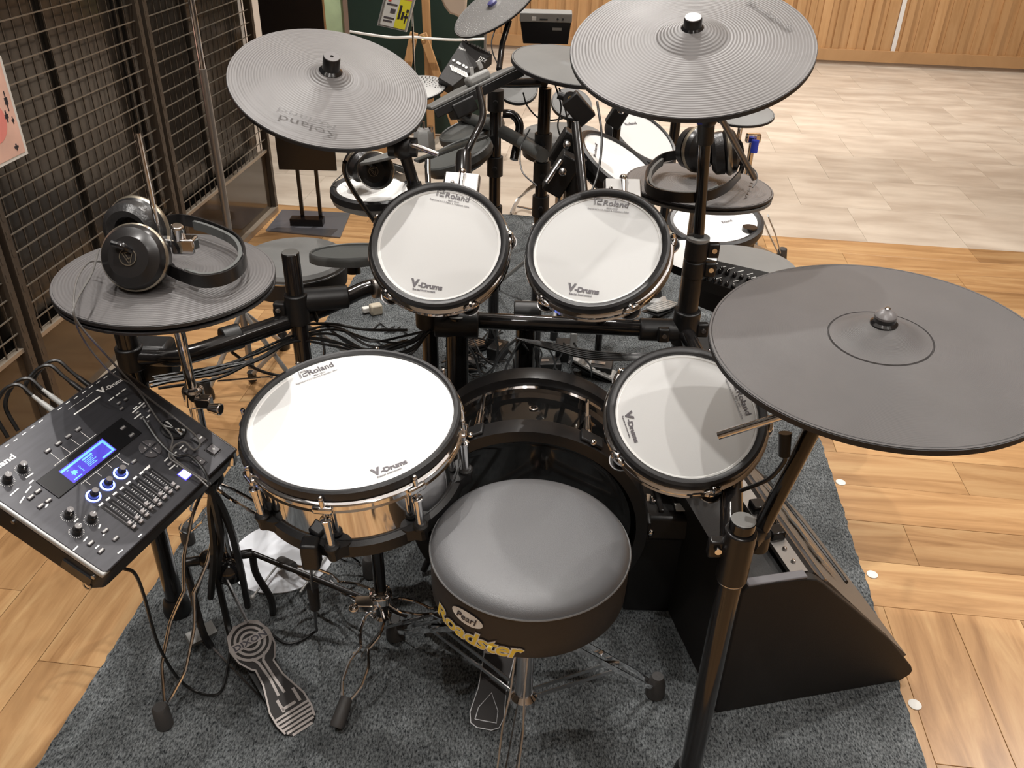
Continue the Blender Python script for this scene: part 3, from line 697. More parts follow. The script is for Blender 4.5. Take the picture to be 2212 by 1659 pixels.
# ------------------------------------------------------------------ snare stand
ss = thing('snare_stand', 'chrome tripod stand with zigzag legs carrying the snare drum', 'drum stand', (-.262, 1.275, 0)); sW = W(ss)
b = MB(); b.cyl((0, 0, .10), (0, 0, .50), .0125); b.build('post', M['black'], ss)
b = MB(); b.lathe([(.016, .10), (.02, .105), (.02, .12), (.014, .125)]); b.build('leg_collar', M['chrome'], ss)
b = MB(); b.lathe([(.018, .16), (.024, .165), (.024, .185), (.016, .19)]); b.box((-.03, -.02, .172), (.04, .03, .018)); b.ball((-.05, -.035, .172), .012); b.build('leg_collar', M['chrome'], ss, bev=.002)
b = MB()
for a in (60, 180, 300):
    a = radians(a); b.strip([(0, 0, .44), (.10*cos(a), .10*sin(a), .47), (.165*cos(a), .165*sin(a), .5)], .02, .006, (0, 0, 1))
b.build('basket', M['chrome_dull'], ss)
b = MB(); b.cyl((.0, -.01, .45), (-.03, -.07, .43), .006); b.ball((-.035, -.08, .43), .010, sc=(2.4, .7, 1)); b.build('wing_screw', M['chrome'], ss)
for f, am in (((-.322, 1.085, .04), .024), ((-.03, 1.33, .04), .022), ((-.53, 1.50, .04), .022)):
    p0 = Vector((-.262, 1.275, .16)); f = Vector(f); d = f-p0; sd = Vector((-d.y, d.x, 0))
    b = MB(); wavy_leg(b, sW @ (p0+d*.06), sW @ (p0+d*.93), sd, amp=am, turns=2.0, ph=.15); b.build('leg', M['chrome'], ss)
    b = MB(); b.strip([sW @ Vector((-.262, 1.275, .08)), sW @ (p0+d*.5)], .008, .003, sd); b.build('brace', M['chrome_dull'], ss)
    q = sW @ f; dn = Vector((d.x, d.y, d.z)).normalized(); b = MB(); b.lathe([(.011, -.035), (.013, -.03), (.015, .018), (.013, .024)], frame(q, dn), 18); b.build('rubber_foot', M['feltgrey'], ss)
# ------------------------------------------------------------------ hi-hat stand
hs = thing('hi_hat_stand', 'chrome tripod stand with tall thin rod through the headphone-laden hi-hat', 'hi-hat stand', (-.60, 1.30, 0)); hW = W(hs)
b = MB(); b.cyl((.012, .02, .84), (.012, .02, 1.115), .0042); b.build('pull_rod', M['chrome'], hs)
b = MB(); b.cyl((.012, .02, .885), (.012, .02, .945), .0105); b.box((.032, .012, .940), (.065, .020, .014)); b.cyl((.050, .0, .930), (.058, -.012, .978), .013, .010); b.box((.062, -.004, .942), (.038, .026, .026)); b.build('clutch', M['chrome'], hs, bev=.003)
b = MB(); b.lathe([(.024, .88), (.024, .889), (.012, .893)], T(.012, .02, 0)); b.build('felt', M['black'], hs)
b = MB(); b.cyl((-.005, .06, .16), (.004, .04, .62), .0125); b.build('tube', M['chrome'], hs)
b = MB(); b.cyl((.004, .04, .60), (.012, .02, .845), .0095); b.build('tube', M['chrome'], hs)
b = MB(); b.lathe([(.018, .60), (.020, .605), (.020, .635), (.014, .64)], T(.005, .04, 0)); b.box((.03, .02, .62), (.03, .02, .022)); b.cyl((.045, 0, .62), (.07, -.005, .62), .008, .012); b.build('height_clamp', M['chrome'], hs, bev=.003)
b = MB(); b.lathe([(.017, .50), (.019, .505), (.019, .52), (.014, .525)], T(.004, .045, 0)); b.cyl((.02, .03, .51), (.06, -.02, .53), .006); b.box((.075, -.03, .53), (.03, .02, .03)); b.build('memory_clamp', M['chrome'], hs, bev=.003)
b = MB(); b.lathe([(.020, .40), (.026, .41), (.026, .43), (.018, .44)], T(-.001, .05, 0)); b.build('leg_collar', M['blacks'], hs)
for f, mm in (((-.672, 1.075, .029), 'chrome'), ((-.80, 1.60, .029), 'chrome'), ((-.33, 1.50, .029), 'chrome')):
    p0 = Vector((-.602, 1.352, .40)); f = Vector(f); d = f-p0; sd = Vector((-d.y, d.x, 0))
    b = MB(); wavy_leg(b, hW @ p0, hW @ (p0+d*.93), sd, amp=.030, turns=2.0, w=.0060); b.build('leg', M[mm], hs)
    q = hW @ f; b = MB(); b.lathe([(.015, -.020), (.017, -.018), (.016, .03), (.012, .036)], T(q.x, q.y, q.z), 18); b.build('rubber_foot', M['feltgrey'], hs)
b = MB(); b.cyl((-.005, .06, .12), (-.002, .05, .4), .006); b.build('rod', M['chrome_dull'], hs)
b = MB(); b.ball((.0, .04, .17), .034, sc=(1, .8, 1.0)); b.build('knob', M['black'], hs)
# ================================================================== SOUND MODULE
KS = .87
mc = CAM+(Vector((-.75, 1.281, .508))-CAM)*KS
Mm = T(*mc) @ RZ(1.252) @ RX(.503) @ RY(.015) @ Matrix.Scale(KS, 4)
mod = thing('sound_module', 'charcoal drum sound module with blue screen, knobs and faders, at left edge', 'sound module', Mm)
w_, h_ = .193, .1505
b = MB()
def rr(w, h, c): return [(-w, -h+c), (-w+c, -h), (w-c, -h), (w, -h+c), (w, h-c), (w-c, h), (-w+c, h), (-w, h-c)]
b.prism(rr(w_+.004, h_+.003, .016), -.060, -.006); b.build('body', M['modbody'], mod, bev=.006)
b = MB(); b.prism(rr(w_, h_, .006), -.006, 0); b.build('top_panel', M['panel'], mod, bev=.0025)
b = MB(); b.prism([(-w_-.004, -h_), (-w_+.016, -h_), (-w_+.016, h_), (-w_-.004, h_)], -.012, -.001); b.build('edge_strip', M['silver'], mod, bev=.003)
b = MB(); b.prism([(w_-.016, -h_), (w_+.004, -h_), (w_+.004, h_), (w_-.016, h_)], -.012, -.0008); b.build('edge_strip', M['amppanel'], mod, bev=.003)
def mp(x, y, dz=0): p = pxl(mod, x, y, dz); return Vector((p.x, p.y, dz))
P_ = [mp(77, 1041), mp(127, 1077.5), mp(306, 936), mp(262, 903)]
b = MB(); b.prism([(p.x, p.y) for p in P_], 0, .0022); b.build('screen_bezel', M['panel2'], mod, bev=.001)
sc_ = [mp(126, 1020), mp(159, 1046), mp(251, 973), mp(220, 949)]
b = MB(); b.prism([(p.x, p.y) for p in sc_], .002, .003); lcd = b.build('lcd_screen', M['lcd'], mod)
b = MB()
def lq(u, v): return sc_[0]*(1-u)*(1-v)+sc_[3]*u*(1-v)+sc_[2]*u*v+sc_[1]*(1-u)*v
def lbar(u0, u1, v0, v1):
    p = [lq(u0, v0), lq(u0, v1), lq(u1, v1), lq(u1, v0)]; b.add([(q.x, q.y, .0033) for q in p], [(0, 1, 2, 3)])
lbar(.0, .98, .07, .20); lbar(.08, .12, .26, .3); lbar(.42, .64, .26, .36); lbar(.93, .98, .07, .95); lbar(.7, .93, .86, .95)
for i in range(5): lbar(.42, .42+[.2, .17, .22, .15, .19][i], .42+i*.09, .46+i*.09)
for i in range(5): lbar(.28, .31, .42+i*.09, .46+i*.09)
lbar(.05, .22, .85, .91); lbar(.12, .2, .45, .68); lbar(.10, .22, .55, .60); lbar(.13, .145, .40, .75)
b.build('screen_characters', M['lcdlit'], lcd, flat=True)
# knobs
def knob(x, y, lit=False, ang=0):
    p = mp(x, y); b = MB(); b.lathe([(.0085, 0), (.0080, .010), (.0064, .012), (.0060, .019)], T(p.x, p.y, 0), 24); k = b.build('led_knob' if lit else 'knob', M['blacks'], mod)
    b = MB(); b.lathe([(.0059, .019), (.0056, .0202)], T(p.x, p.y, 0), 24); b.build('knob_cap', M['knobtop'], k)
    b = MB()
    if lit: b.ringlathe([(.0100, .0002), (.0132, .0002), (.0132, .0018), (.0100, .0018)], T(p.x, p.y, 0), 32); b.build('led_ring', M['led'], k)
    else:
        X = T(p.x, p.y, 0) @ RZ(ang); b.box((.0032, 0, .0204), (.0055, .0011, .0005), X); b.box((.0070, 0, .010), (.0012, .0011, .014), X); b.build('pointer', M['print'], k)
        b = MB()
        for i in range(19):
            a = radians(-60+i*300/18)+pi*.0; X = T(p.x, p.y, 0) @ RZ(a-radians(0)+radians(150)); b.box((.0118, 0, .0004), (.0022, .0006, .0002), X)
        o = b.build('dial_ticks', M['print'], k, flat=True); o['kind'] = 'stuff'
for x, y, a in ((48, 1015, -2.2), (15, 1038.6, .9), (147.6, 1114, -2.2), (196.8, 1123.4, .2), (165, 1149.5, .0)): knob(x, y, False, a)
for x, y in ((260.4, 1023), (232, 1047.6), (201.6, 1072)): knob(x, y, True)
b = MB(); b.lathe([(.0065, 0), (.0065, .0022), (.0058, .003)], sq=.52, n=20); 
def button(x, y, sx=1, sy=1, ex=0):
    p = mp(x, y); b = MB(); b.box((0, 0, .0017), (.0115*sx, .0062*sy, .0034)); o = b.build('button', M['key'], mod, bev=.0018); o.location = (p.x, p.y, 0)
    b = MB(); b.box((0, 0, .0036), (.0085*sx, .0022*sy, .0004)); b.build('button_shine', M['silver'], o)
for x, y in ((102.7, 974.4), (125.7, 958.7), (146.8, 943.3), (168.2, 928.3), (288.4, 998), (265, 925.6), (284, 941), (81.4, 1062), (66, 1074.8), (104, 1082), (87.5, 1093.7), (226.5, 1147.3), (249, 1164), (195.4, 1174), (217.8, 1190.7), (399, 974), (385.4, 987.6), (366.4, 1003)):
    button(x, y, 1.15, 1.25)
for x, y in ((271, 864), (256, 872), (311, 880), (322, 889), (306, 904), (318, 913), (262, 884), (296, 893)): button(x, y, .9, 1.)
# dial wheel
p = mp(374, 929); b = MB(); b.lathe([(.0255, 0), (.0255, .004), (.023, .0065), (.001, .0070)], T(p.x, p.y, 0), 48); dl = b.build('jog_dial', M['panel2'], mod)
b = MB()
for a0 in (75, 255):
    for k in (0, 38):
        a = [radians(a0+k), radians(a0+k+16)]; b.add([(p.x+.0025*cos(a[0]), p.y+.0025*sin(a[0]), .0073), (p.x+.0215*cos(a[0]), p.y+.0215*sin(a[0]), .0071), (p.x+.0215*cos(a[1]), p.y+.0215*sin(a[1]), .0071), (p.x+.0025*cos(a[1]), p.y+.0025*sin(a[1]), .0073)], [(0, 1, 2, 3)])
b.build('dial_brushed_flash', M['silver'], dl, flat=True)
q = mp(386, 934); b = MB(); b.lathe([(.0052, .0068), (.0045, .0078), (.001, .0070)], T(q.x, q.y, 0), 24); b.build('finger_dimple', M['chrome'], dl)
# minus, plus, and blank square keys
for (x, y), nm in (((430.6, 949.6), 'minus'), ((460.4, 972.2), 'plus'), ((428.8, 998.4), 'enter')):
    p = mp(x, y); b = MB(); b.ringlathe([(.0165, 0), (.0185, 0), (.0185, .001), (.0165, .001)], RZ(radians(45)), 4); o = b.build(nm+'_key_frame', M['panel2'], mod); o.location = (p.x, p.y, 0)
    b = MB(); b.box((0, 0, .002), (.021, .021, .004)); k = b.build(nm+'_key', M['key'], mod, bev=.0015); k.location = (p.x, p.y, 0)
    b = MB()
    if nm == 'minus': b.box((0, 0, .0042), (.014, .003, .0004))
    elif nm == 'plus': b.box((0, 0, .0042), (.006, .0018, .0004)); b.box((0, 0, .0042), (.0018, .006, .0004))
    else: b.box((.002, -.002, .0042), (.004, .0014, .0004))
    b.build('key_mark', M['print'], k)
# cursor pad: four quarter keys
p = mp(324, 970.4)
for i in range(4):
    b = MB(); pts = [(.002, .002)]+[(.002+.0185*cos(a), .002+.0185*sin(a)) for a in arc(0, pi/2, 8)]
    b.prism(pts, 0, .003, RZ(radians(90*i))); o = b.build('cursor_key', M['key'], mod, bev=.0008); o.location = (p.x, p.y, 0)
    b = MB(); b.prism([(.006, .006), (.0085, .0065), (.0065, .0085)], .0031, .0034, RZ(radians(90*i))); b.build('cursor_arrow', M['print'], o)
p = mp(399, 1025.6); b = MB(); b.box((0, 0, .002), (.0175, .0175, .004)); o = b.build('lit_button', M['ledw'], mod, bev=.001); o.location = (p.x, p.y, 0); tag(o, 'square button glowing white-blue')
b = MB(); b.box((0, 0, .0006), (.0215, .0215, .0012)); f_ = b.build('lit_button_frame', M['lcd'], mod); f_.location = (p.x, p.y, 0)
# faders
A0, A1 = mp(324.8, 1014.7), mp(384.5, 1058); B0, B1 = mp(223.5, 1094), mp(294, 1145)
caps = [.80, .76, .76, .80, .70, .78, .80, .78]
for i in range(8):
    q = i/7; s0 = A0.lerp(B0, q); s1 = A1.lerp(B1, q); d = (s1-s0); L = d.length; a = atan2(d.y, d.x); X = T(s0.x, s0.y, 0) @ RZ(a)
    b = MB(); b.box((L/2, 0, .0003), (L*1.04, .0105, .0006), X); fs = b.build('fader_slot', M['panel2'], mod)
    b = MB(); b.box((L/2, -.0005, .0008), (L*.9, .0022, .0005), X); b.build('fader_rail', M['key'], fs)
    b = MB(); b.box((L*caps[i], 0, .0045), (.0075, .0065, .008), X); b.box((L*caps[i]+.010, 0, .0045), (.0055, .0075, .0065), X); b.build('fader_cap', M['fader'], mod, bev=.001)
    b = MB(); b.box((-.006, 0, .0004), (.0035, .010, .0003), X)
    if i < 7:
        for k in range(11): b.box((L*(.12+k*.075), -.0072, .0004), (.0008, .0045 if k % 5 else .006, .0003), X)
    o = b.build('scale_print', M['print'], mod, flat=True); o['kind'] = 'stuff'
# printed lines and small captions
b = MB()
def ln(a, c, wd=.0007):
    p, q = mp(*a), mp(*c); b.strip([Vector((p.x, p.y, .0006)), Vector((q.x, q.y, .0006))], wd, .0003, (0, 0, 1))
ln((117.5, 1006), (208, 938)); ln((175, 1046), (258, 980))
for a, c in (((109, 979), (130, 995)), ((131, 964), (153, 979)), ((153, 949), (173, 963)), ((174, 933), (194, 948)), ((225, 942), (262, 966)), ((244, 955), (272, 934)), ((182, 1038), (196, 1048)), ((206, 1019), (219, 1029)), ((229, 1001), (242, 1011)), ((250, 985), (278, 1005)), ((264, 999), (280, 1003))): ln(a, c)
for a, c in (((160, 896), (216, 857)), ((22, 1071), (40, 1055)), ((56, 1033), (72, 1022)), ((43, 1087), (53, 1072)), ((55, 1065), (67, 1050)), ((98, 1097), (104, 1088)), ((235, 866), (246, 858)), ((250, 856), (259, 849)), ((262, 846), (272, 840)), ((286, 892), (312, 870)), ((288, 884), (296, 878)), ((300, 873), (304, 869)), ((316, 903), (324, 896)), ((290, 905), (304, 894)), ((387, 971), (396, 962)), ((371, 986), (381, 976)), ((355, 997), (363, 989)), ((366, 1014), (378, 1004)), ((213, 1142), (217, 1133)), ((222, 1158), (227, 1152)), ((180, 1170), (189, 1160)), ((206, 1185), (214, 1178)), ((160, 1128), (169, 1120)), ((158, 1190), (168, 1180)), ((254, 1196), (265, 1188)), ((299, 1160), (306, 1154)), ((310, 1017), (323, 1005)), ((382, 1009), (384, 1005)), ((63, 1045), (72, 1037))): ln(a, c, .0024)
for i, (x, y) in enumerate([(11, 966), (29, 954), (48, 940), (66, 926), (84, 913), (125, 886), (142, 873), (160, 862), (178, 850), (192, 839), (208, 829), (224, 818), (242, 808)]): ln((x, y), (x+8, y-6), .0016)
for x, y in ((147, 885), (165, 873), (186, 858)): ln((x, y), (x+15, y-11), .0005)
o = b.build('panel_captions', M['print'], mod, flat=True); o['kind'] = 'stuff'
letter_px('Roland', mod, (-26, 1029), (35, 988), 13, 'print', name='maker_name', bold=.03)
letter_px('V', mod, (217, 852), (232, 843), 12, 'print', name='series_name', bold=.05)
letter_px('-Drums', mod, (231, 844), (266, 822), 8, 'print', name='series_name', bold=.03)
# left side: jacks, screws, card slot
b = MB(); X = T(-w_-.006, 0, -.036); b.box((0, -.105, 0), (.004, .06, .020), X); b.build('card_slot', M['black'], mod)
for y, nm in ((-.135, 'side_screw'), (.03, 'side_screw')):
    b = MB(); b.cyl((-w_-.003, y, -.020), (-w_-.007, y, -.020), .004); b.build(nm, M['chrome_dull'], mod)
b = MB(); b.ringlathe([(.006, 0), (.009, 0), (.009, .002), (.006, .002)], frame((-w_-.004, -.13, -.055), (-1, 0, 0)), 20); b.build('side_jack', M['chrome_dull'], mod)
b = MB(); b.box((-w_-.005, .07, -.045), (.004, .016, .014)); b.build('usb_socket', M['silver'], mod)
# plugs along the rear edge
for i, (x, y) in enumerate([(118, 872), (136, 856), (190, 834), (204, 822)]):
    p = mp(x, y); b = MB(); b.cyl((p.x, h_-.005, -.022), (p.x, h_+.035, -.020), .0062, .0052, 12)
    b.cyl((p.x, h_+.035, -.020), (p.x, h_+.055, -.018), .0042, .0034, 10); b.build('jack_plug', M['greyplastic' if i < 2 else 'blackm'], mod)
MI = mod.matrix_world
def mw(x, y, z): return MI @ Vector((x, y, z))
for i, (x, y) in enumerate([(118, 872), (136, 856), (190, 834), (204, 822)]):
    p = mp(x, y); e = mw(p.x-.05, h_+.05, -.10) if i < 2 else mw(p.x+.02, h_+.03, -.14)
    cable([mw(p.x, h_+.055, -.018), mw(p.x-.004, h_+.085, -.010), mw(p.x-.022, h_+.10, -.03), mw(p.x-.045, h_+.09, -.065), e], .0035, ['grey plugged jack lead curling off module rear, nearest the left edge', 'second grey jack lead curling off module rear edge', 'black jack lead looping behind module top corner', 'black jack lead at the module corner under the hi-hat'][i], group='jack leads in the module')
for x, y in ((46, 886), (71, 860)):
    p = mp(x, y); b = MB(); b.ringlathe([(.012, -.003), (.015, 0), (.012, .003), (.009, 0)], frame(mw(p.x, h_+.03, -.03), (MI.to_3x3() @ Vector((1, 0, .2)))), 24)
cable([G(268, 1228, .46), G(292, 1240, .44), G(312, 1290, .33), G(345, 1400, .15), G(400, 1480, .03), G(470, 1500, .02), G(492, 1440, .03), G(500, 1370, .06)], .0032, 'black lead drooping from module front edge to the floor beside pedal')
# ================================================================== RACK
rk = thing('drum_rack', 'black tubular drum rack with clamps joining posts and bars', 'rack', (0, 1.75, 0)); rW = W(rk)
def post(x, y, z0, z1, r=.019, nm='post', cap=True, foot=True, m='tube'):
    b = MB(); b.lathe([(r, z0), (r, z1-.002), (r-.002, z1)], rW @ T(x, y, 0), 32); o = b.build(nm, M[m], rk)
    if cap: b = MB(); b.lathe([(r-.001, z1), (r-.003, z1+.0015)], rW @ T(x, y, 0), 32); b.build('end_cap', M['greyplastic'], o)
    if foot: b = MB(); b.lathe([(r+.010, .009), (r+.012, .02), (r+.008, .045), (r+.003, .055)], rW @ T(x, y, 0), 32); b.build('rubber_foot', M['blackm'], o)
    return o
zb = .62
pa = Vector((-.762, 1.385)); pB = G(645, 692, zb); pC = Vector((-.195, 1.76)); pR = Vector((.392, 1.73)); pF = Vector((.352, .985))
post(-.748, 1.372, .009, .42, r=.019, cap=False)
pa = Vector((-.765, 1.475)); post(pa.x, pa.y, .545, .685, r=.021, foot=False)
b = MB(); b.box(rW @ Vector((-.735, 1.50, .60)), (.09, .06, .085)); b.build('corner_clamp', M['blackm'], rk, bev=.01)
ztop = YP(641, 545, pB.y).z
post(pB.x, pB.y, .009, ztop, r=.0185)
post(pC.x, pC.y, .009, .80); post(-.13, 1.735, .009, .60, r=.026)
post(.03, 1.83, .009, .58, r=.024)
post(pR.x, pR.y, .009, .56, r=.022, cap=False); post(pR.x, pR.y, .56, .80, r=.020, foot=False)
post(pF.x, pF.y, .009, .655, r=.0195)
barL = smooth([Vector((pa.x+.02, pa.y, zb)), G(400, 768, zb), G(560, 715, zb), G(700, 665, zb), G(815, 618, zb), Vector((pC.x-.02, pC.y+.03, zb-.01))], 6)
b = MB(); b.tube([rW @ p for p in barL], .019, 24); b.build('rack_bar', M['tube'], rk)
barC = [Vector((pC.x, pC.y, .575)), G(1150, 698, .575), Vector((pR.x, pR.y, .575))]
b = MB(); b.tube([rW @ p for p in smooth(barC, 6)], .019, 24); b.build('rack_bar', M['tube'], rk)
barR = [Vector((pR.x, pR.y, .575)), Vector((.41, 1.35, .575)), Vector((pF.x, pF.y, .545))]
b = MB(); b.tube([rW @ p for p in smooth(barR, 6)], .019, 24); b.build('rack_bar', M['tube'], rk)
def clamp(p, ax, r=.027, l=.055, nm='clamp', m='blackm', ear=None):
    ax = Vector(ax).normalized(); b = MB(); b.cyl(rW @ (p-ax*l/2), rW @ (p+ax*l/2), r, None, 24)
    o = b.build(nm, M[m], rk, bev=.003)
    if ear is not None:
        e = Vector(ear); b = MB(); b.box(rW @ (p+e*(r+.010)), (.026, .018, .034)); k = b.build('clamp_ear', M[m], o, bev=.004)
        b = MB(); b.cyl(rW @ (p+e*(r+.010)+Vector((0, -.012, .004))), rW @ (p+e*(r+.010)+Vector((0, -.017, .004))), .0055); b.build('clamp_bolt', M['chrome'], o)
    return o
q = G(500, 730, zb); clamp(q, barL[8]-barL[6], .027, .04, ear=None)
clamp(Vector((pB.x, pB.y, zb+.03)), (0, 0, 1), .025, .07, ear=(-1, -.2, 0))
clamp(Vector((pB.x+.055, pB.y+.03, zb+.04)), (1, .35, -.05), .026, .10)
q = G(825, 620, zb); clamp(q, (1, .6, 0), .0235, .05, m='steel', ear=(.4, -.9, 0))
clamp(Vector((pC.x, pC.y, .60)), (0, 0, 1), .032, .09, ear=(.9, -.3, 0))
clamp(Vector((-.13, 1.735, .575)), (1, 0, 0), .032, .10)
clamp(Vector((.03, 1.80, .575)), (1, 0, 0), .027, .06)
clamp(Vector((pR.x-.055, pR.y, .575)), (1, 0, 0), .026, .10, ear=(0, -1, .2))
clamp(Vector((pR.x, pR.y, .585)), (0, 0, 1), .030, .085, ear=(.9, -.3, 0)); clamp(Vector((pR.x, pR.y, .70)), (0, 0, 1), .0215, .20)
clamp(Vector((pR.x, pR.y, .775)), (0, 0, 1), .0245, .045, ear=(1, -.1, 0)); clamp(Vector((pR.x, pR.y, .73)), (0, 0, 1), .0235, .04, ear=(1, -.1, 0))
b = MB(); b.lathe([(.0245, .797), (.0245, .803), (.0135, .804)], rW @ T(pR.x, pR.y, 0), 32); b.build('collar_disc', M['greyplastic'], rk)
clamp(Vector((pF.x, pF.y, .585)), (0, 0, 1), .0245, .10, m='blacks', ear=(-.9, .2, .25)); 
clamp(Vector((pF.x, pF.y, .545)), (0, 0, 1), .0225, .03, m='chrome_dull')
clamp(Vector((pa.x+.0, pa.y, .62)), (0, 0, 1), .027, .05)
b = MB(); b.cyl(rW @ Vector((-.748, 1.372, .41)), rW @ mw(0, .02, -.085), .014); b.cyl(rW @ Vector((pa.x, pa.y, .56)), rW @ mw(0.05, .05, -.085), .014); b.box((0, 0, -.076), (.11, .11, .010), rW @ MI); b.build('module_mount', M['blackm'], rk)
# tom arms
for c, n, h, tg, nm in (((-.156, 1.621, .821), (-.034, -.638, .769), .085, Vector((-.13, 1.735, .575)), 0), ((.157, 1.553, .85), (-.218, -.518, .827), .09, Vector((.20, 1.755, .575)), 1), ((.311, 1.264, .66), (-.065, -.463, .884), .09, Vector((.405, 1.33, .575)), 2)):
    c = Vector(c); n = Vector(n); u_ = c-n*(h-.005); k = u_-n*.07
    b = MB(); b.cyl(rW @ u_, rW @ k, .011); b.ball(rW @ k, .020, n=16); b.cyl(rW @ k, rW @ tg, .013); b.build('tom_arm', M['blacks'], rk)
# ---- cymbal arms
def arm(name, label, pts, rs, X0):
    b = MB(); b.tube([rW @ Vector(p) for p in pts], rs, 20); return b.build(name, M['tube'], rk), rW
topL = YP(870, 318, 1.775)
ar, aW = arm('cymbal_arm', 'black boom arm rising behind the left tom to the left crash', [(pC.x, pC.y, .80), tuple(topL)], .0125, (pC.x, pC.y, .80))
b = MB(); b.cyl(aW @ Vector((pC.x, pC.y, .80)), aW @ topL.lerp(Vector((pC.x, pC.y, .80)), .45), .0165); b.build('sleeve', M['blackm'], ar)
b = MB(); b.ball(aW @ topL, .026, n=16); b.cyl(aW @ (topL+Vector((-.03, 0, 0))), aW @ (topL+Vector((.03, 0, 0))), .020); b.build('tilter', M['blackm'], ar)
cL = Vector((-.393, 1.827, 1.077)); nL = Vector((.212, -.332, .919)).normalized()
b = MB(); b.cyl(aW @ (topL+Vector((.02, 0, 0))), aW @ (cL-nL*.05), .007); b.cyl(aW @ (cL-nL*.055), aW @ (cL+nL*.03), .005); b.build('boom_rod', M['chrome_dull'], ar)
b = MB(); b.cyl(aW @ YP(888, 312, 1.76), aW @ YP(946, 334, 1.745), .0055, None, 12); b.build('knurled_rod_end', M['chrome'], ar)
topC = YP(1526, 262, 1.66)
ar, aW = arm('cymbal_arm', 'tall black pole rising from the rack to the upper centre crash', [(pR.x, pR.y, .80), tuple(topC)], .0118, (pR.x, pR.y, .80))
q = topC.lerp(Vector((pR.x, pR.y, .8)), .16)
b = MB(); b.cyl(aW @ topC, aW @ q, .0165); b.build('sleeve', M['blackm'], ar)
b = MB(); b.ball(aW @ (topC+Vector((0, -.012, .01))), .019, n=14); b.build('tilter', M['blackm'], ar)
b = MB(); b.box(aW @ YP(1515, 264, 1.64), (.016, .004, .008)); b.build('blue_tag', M['bluetag'], ar)
cC = Vector((.287, 1.529, 1.228)); nC = Vector((-.113, -.352, .929)).normalized()
b = MB(); b.cyl(aW @ topC, aW @ (cC-nC*.035), .0075); b.cyl(aW @ (cC-nC*.04), aW @ (cC+nC*.03), .005); b.build('boom_rod', M['chrome_dull'], ar)
b = MB(); b.cyl(aW @ YP(1558, 256, 1.70), aW @ YP(1630, 386, 1.72), .0065, None, 12); o = b.build('boom_rod_end', M['steel'], ar)
lo_ = D(1640, 1150, 1.36); cR = Vector((.506, 1.042, .932)); hi_ = D(1757, 922, 1.245)
ar, aW = arm('cymbal_arm', 'thick dark tube slanting up from front post to the big ride', [tuple(lo_), tuple(hi_), tuple(hi_+(hi_-lo_)*.2)], .0128, tuple(lo_))
b = MB(); tp = hi_+(hi_-lo_)*.2; b.ball(aW @ tp, .018, n=14); b.cyl(aW @ tp, aW @ (cR-Vector((0, 0, .03))), .008); b.cyl(aW @ (cR-Vector((0, 0, .035))), aW @ (cR+Vector((0, 0, .03))), .005); b.build('boom_rod', M['chrome_dull'], ar)
b = MB(); b.cyl(aW @ D(1552, 941, 1.27), aW @ D(1700, 895, 1.22), .0062, None, 12); b.build('knurled_rod_end', M['chrome'], ar)
b = MB(); b.cyl(aW @ lo_, aW @ (lo_+Vector((0, 0, -.03))), .019); b.cyl(aW @ lo_, aW @ Vector((pF.x+.02, pF.y+.01, .60)), .014); b.build('clamp', M['blackm'], ar)
b = MB(); b.cyl(aW @ D(1696, 935, 1.25), aW @ D(1694, 985, 1.26), .0095, .0085); b.build('cable_plug', M['blackm'], ar)
# ================================================================== CABLES on the rack
rr_ = random.Random(11)
names = ['running along the left rack bar', 'sagging under the left rack bar', 'crossing under the left rack tom', 'hanging below the middle rack bar']
for i in range(7):
    j = [rr_.uniform(-13, 13) for _ in range(8)]; z0 = .60
    cable([G(330+j[0], 815+i*4, .60), G(470, 790+j[1]+i*3, z0-.01), G(560, 762+j[2]+i*4, .585), G(640, 722+j[3]*.4+i*3, .58), G(720, 705+j[4]*.6+i*6, .55), G(800, 735+j[5]+i*5, .50), G(880, 730+j[6]*.7+i*5, .52), G(930, 712+j[7]*.6, .56)], .0030,
          'black cable in the bundle '+names[0], group='cables bundled along the left bar')
for i, pts in enumerate([[(500, 760, .58), (560, 800, .52), (640, 815, .50), (720, 805, .50), (790, 770, .50), (890, 735, .52)],
                         [(640, 700, .57), (720, 700, .56), (790, 712, .54), (880, 713, .55)],
                         [(700, 700, .56), (750, 740, .45), (800, 755, .4), (880, 735, .5)],
                         [(690, 715, .55), (700, 770, .4), (665, 830, .3)]]):
    cable([G(*p) for p in pts], .0036, 'black cable '+['dipping lowest under the left rack bar', 'stretched straight from bar wraps to middle post', 'drooping in a loop left of the middle post', 'dropping steeply beside the second post'][i])
for i in range(5):
    a = [(600, 640), (625, 632), (640, 634), (655, 632), (668, 634)][i]
    k = min(range(len(barL)), key=lambda k: (barL[k]-G(a[0]+6, a[1]+40, zb)).length); c0 = barL[k]; t_ = (barL[min(k+1, len(barL)-1)]-barL[k-1]).normalized()
    c0 = G(a[0]+8, a[1]+42, zb); b = MB(); b.ringlathe([(.0205, -.003), (.0235, 0), (.0205, .003), (.0185, 0)], frame(rW @ c0, (t_+Vector((.15*(i-2), 0, .25)))), 28); b.build('cable_wrap', M['cable'], rk)
for i in range(5):
    cable([G(1115+i*6, 732+i*2, .56), G(1190, 742+i*3, .54), G(1270, 758+i*4, .53), G(1360, 765+i*3, .53), G(1430, 762+i*2, .55)], .0028, 'black cable tied under the middle rack bar', group='cables tied under the middle bar')
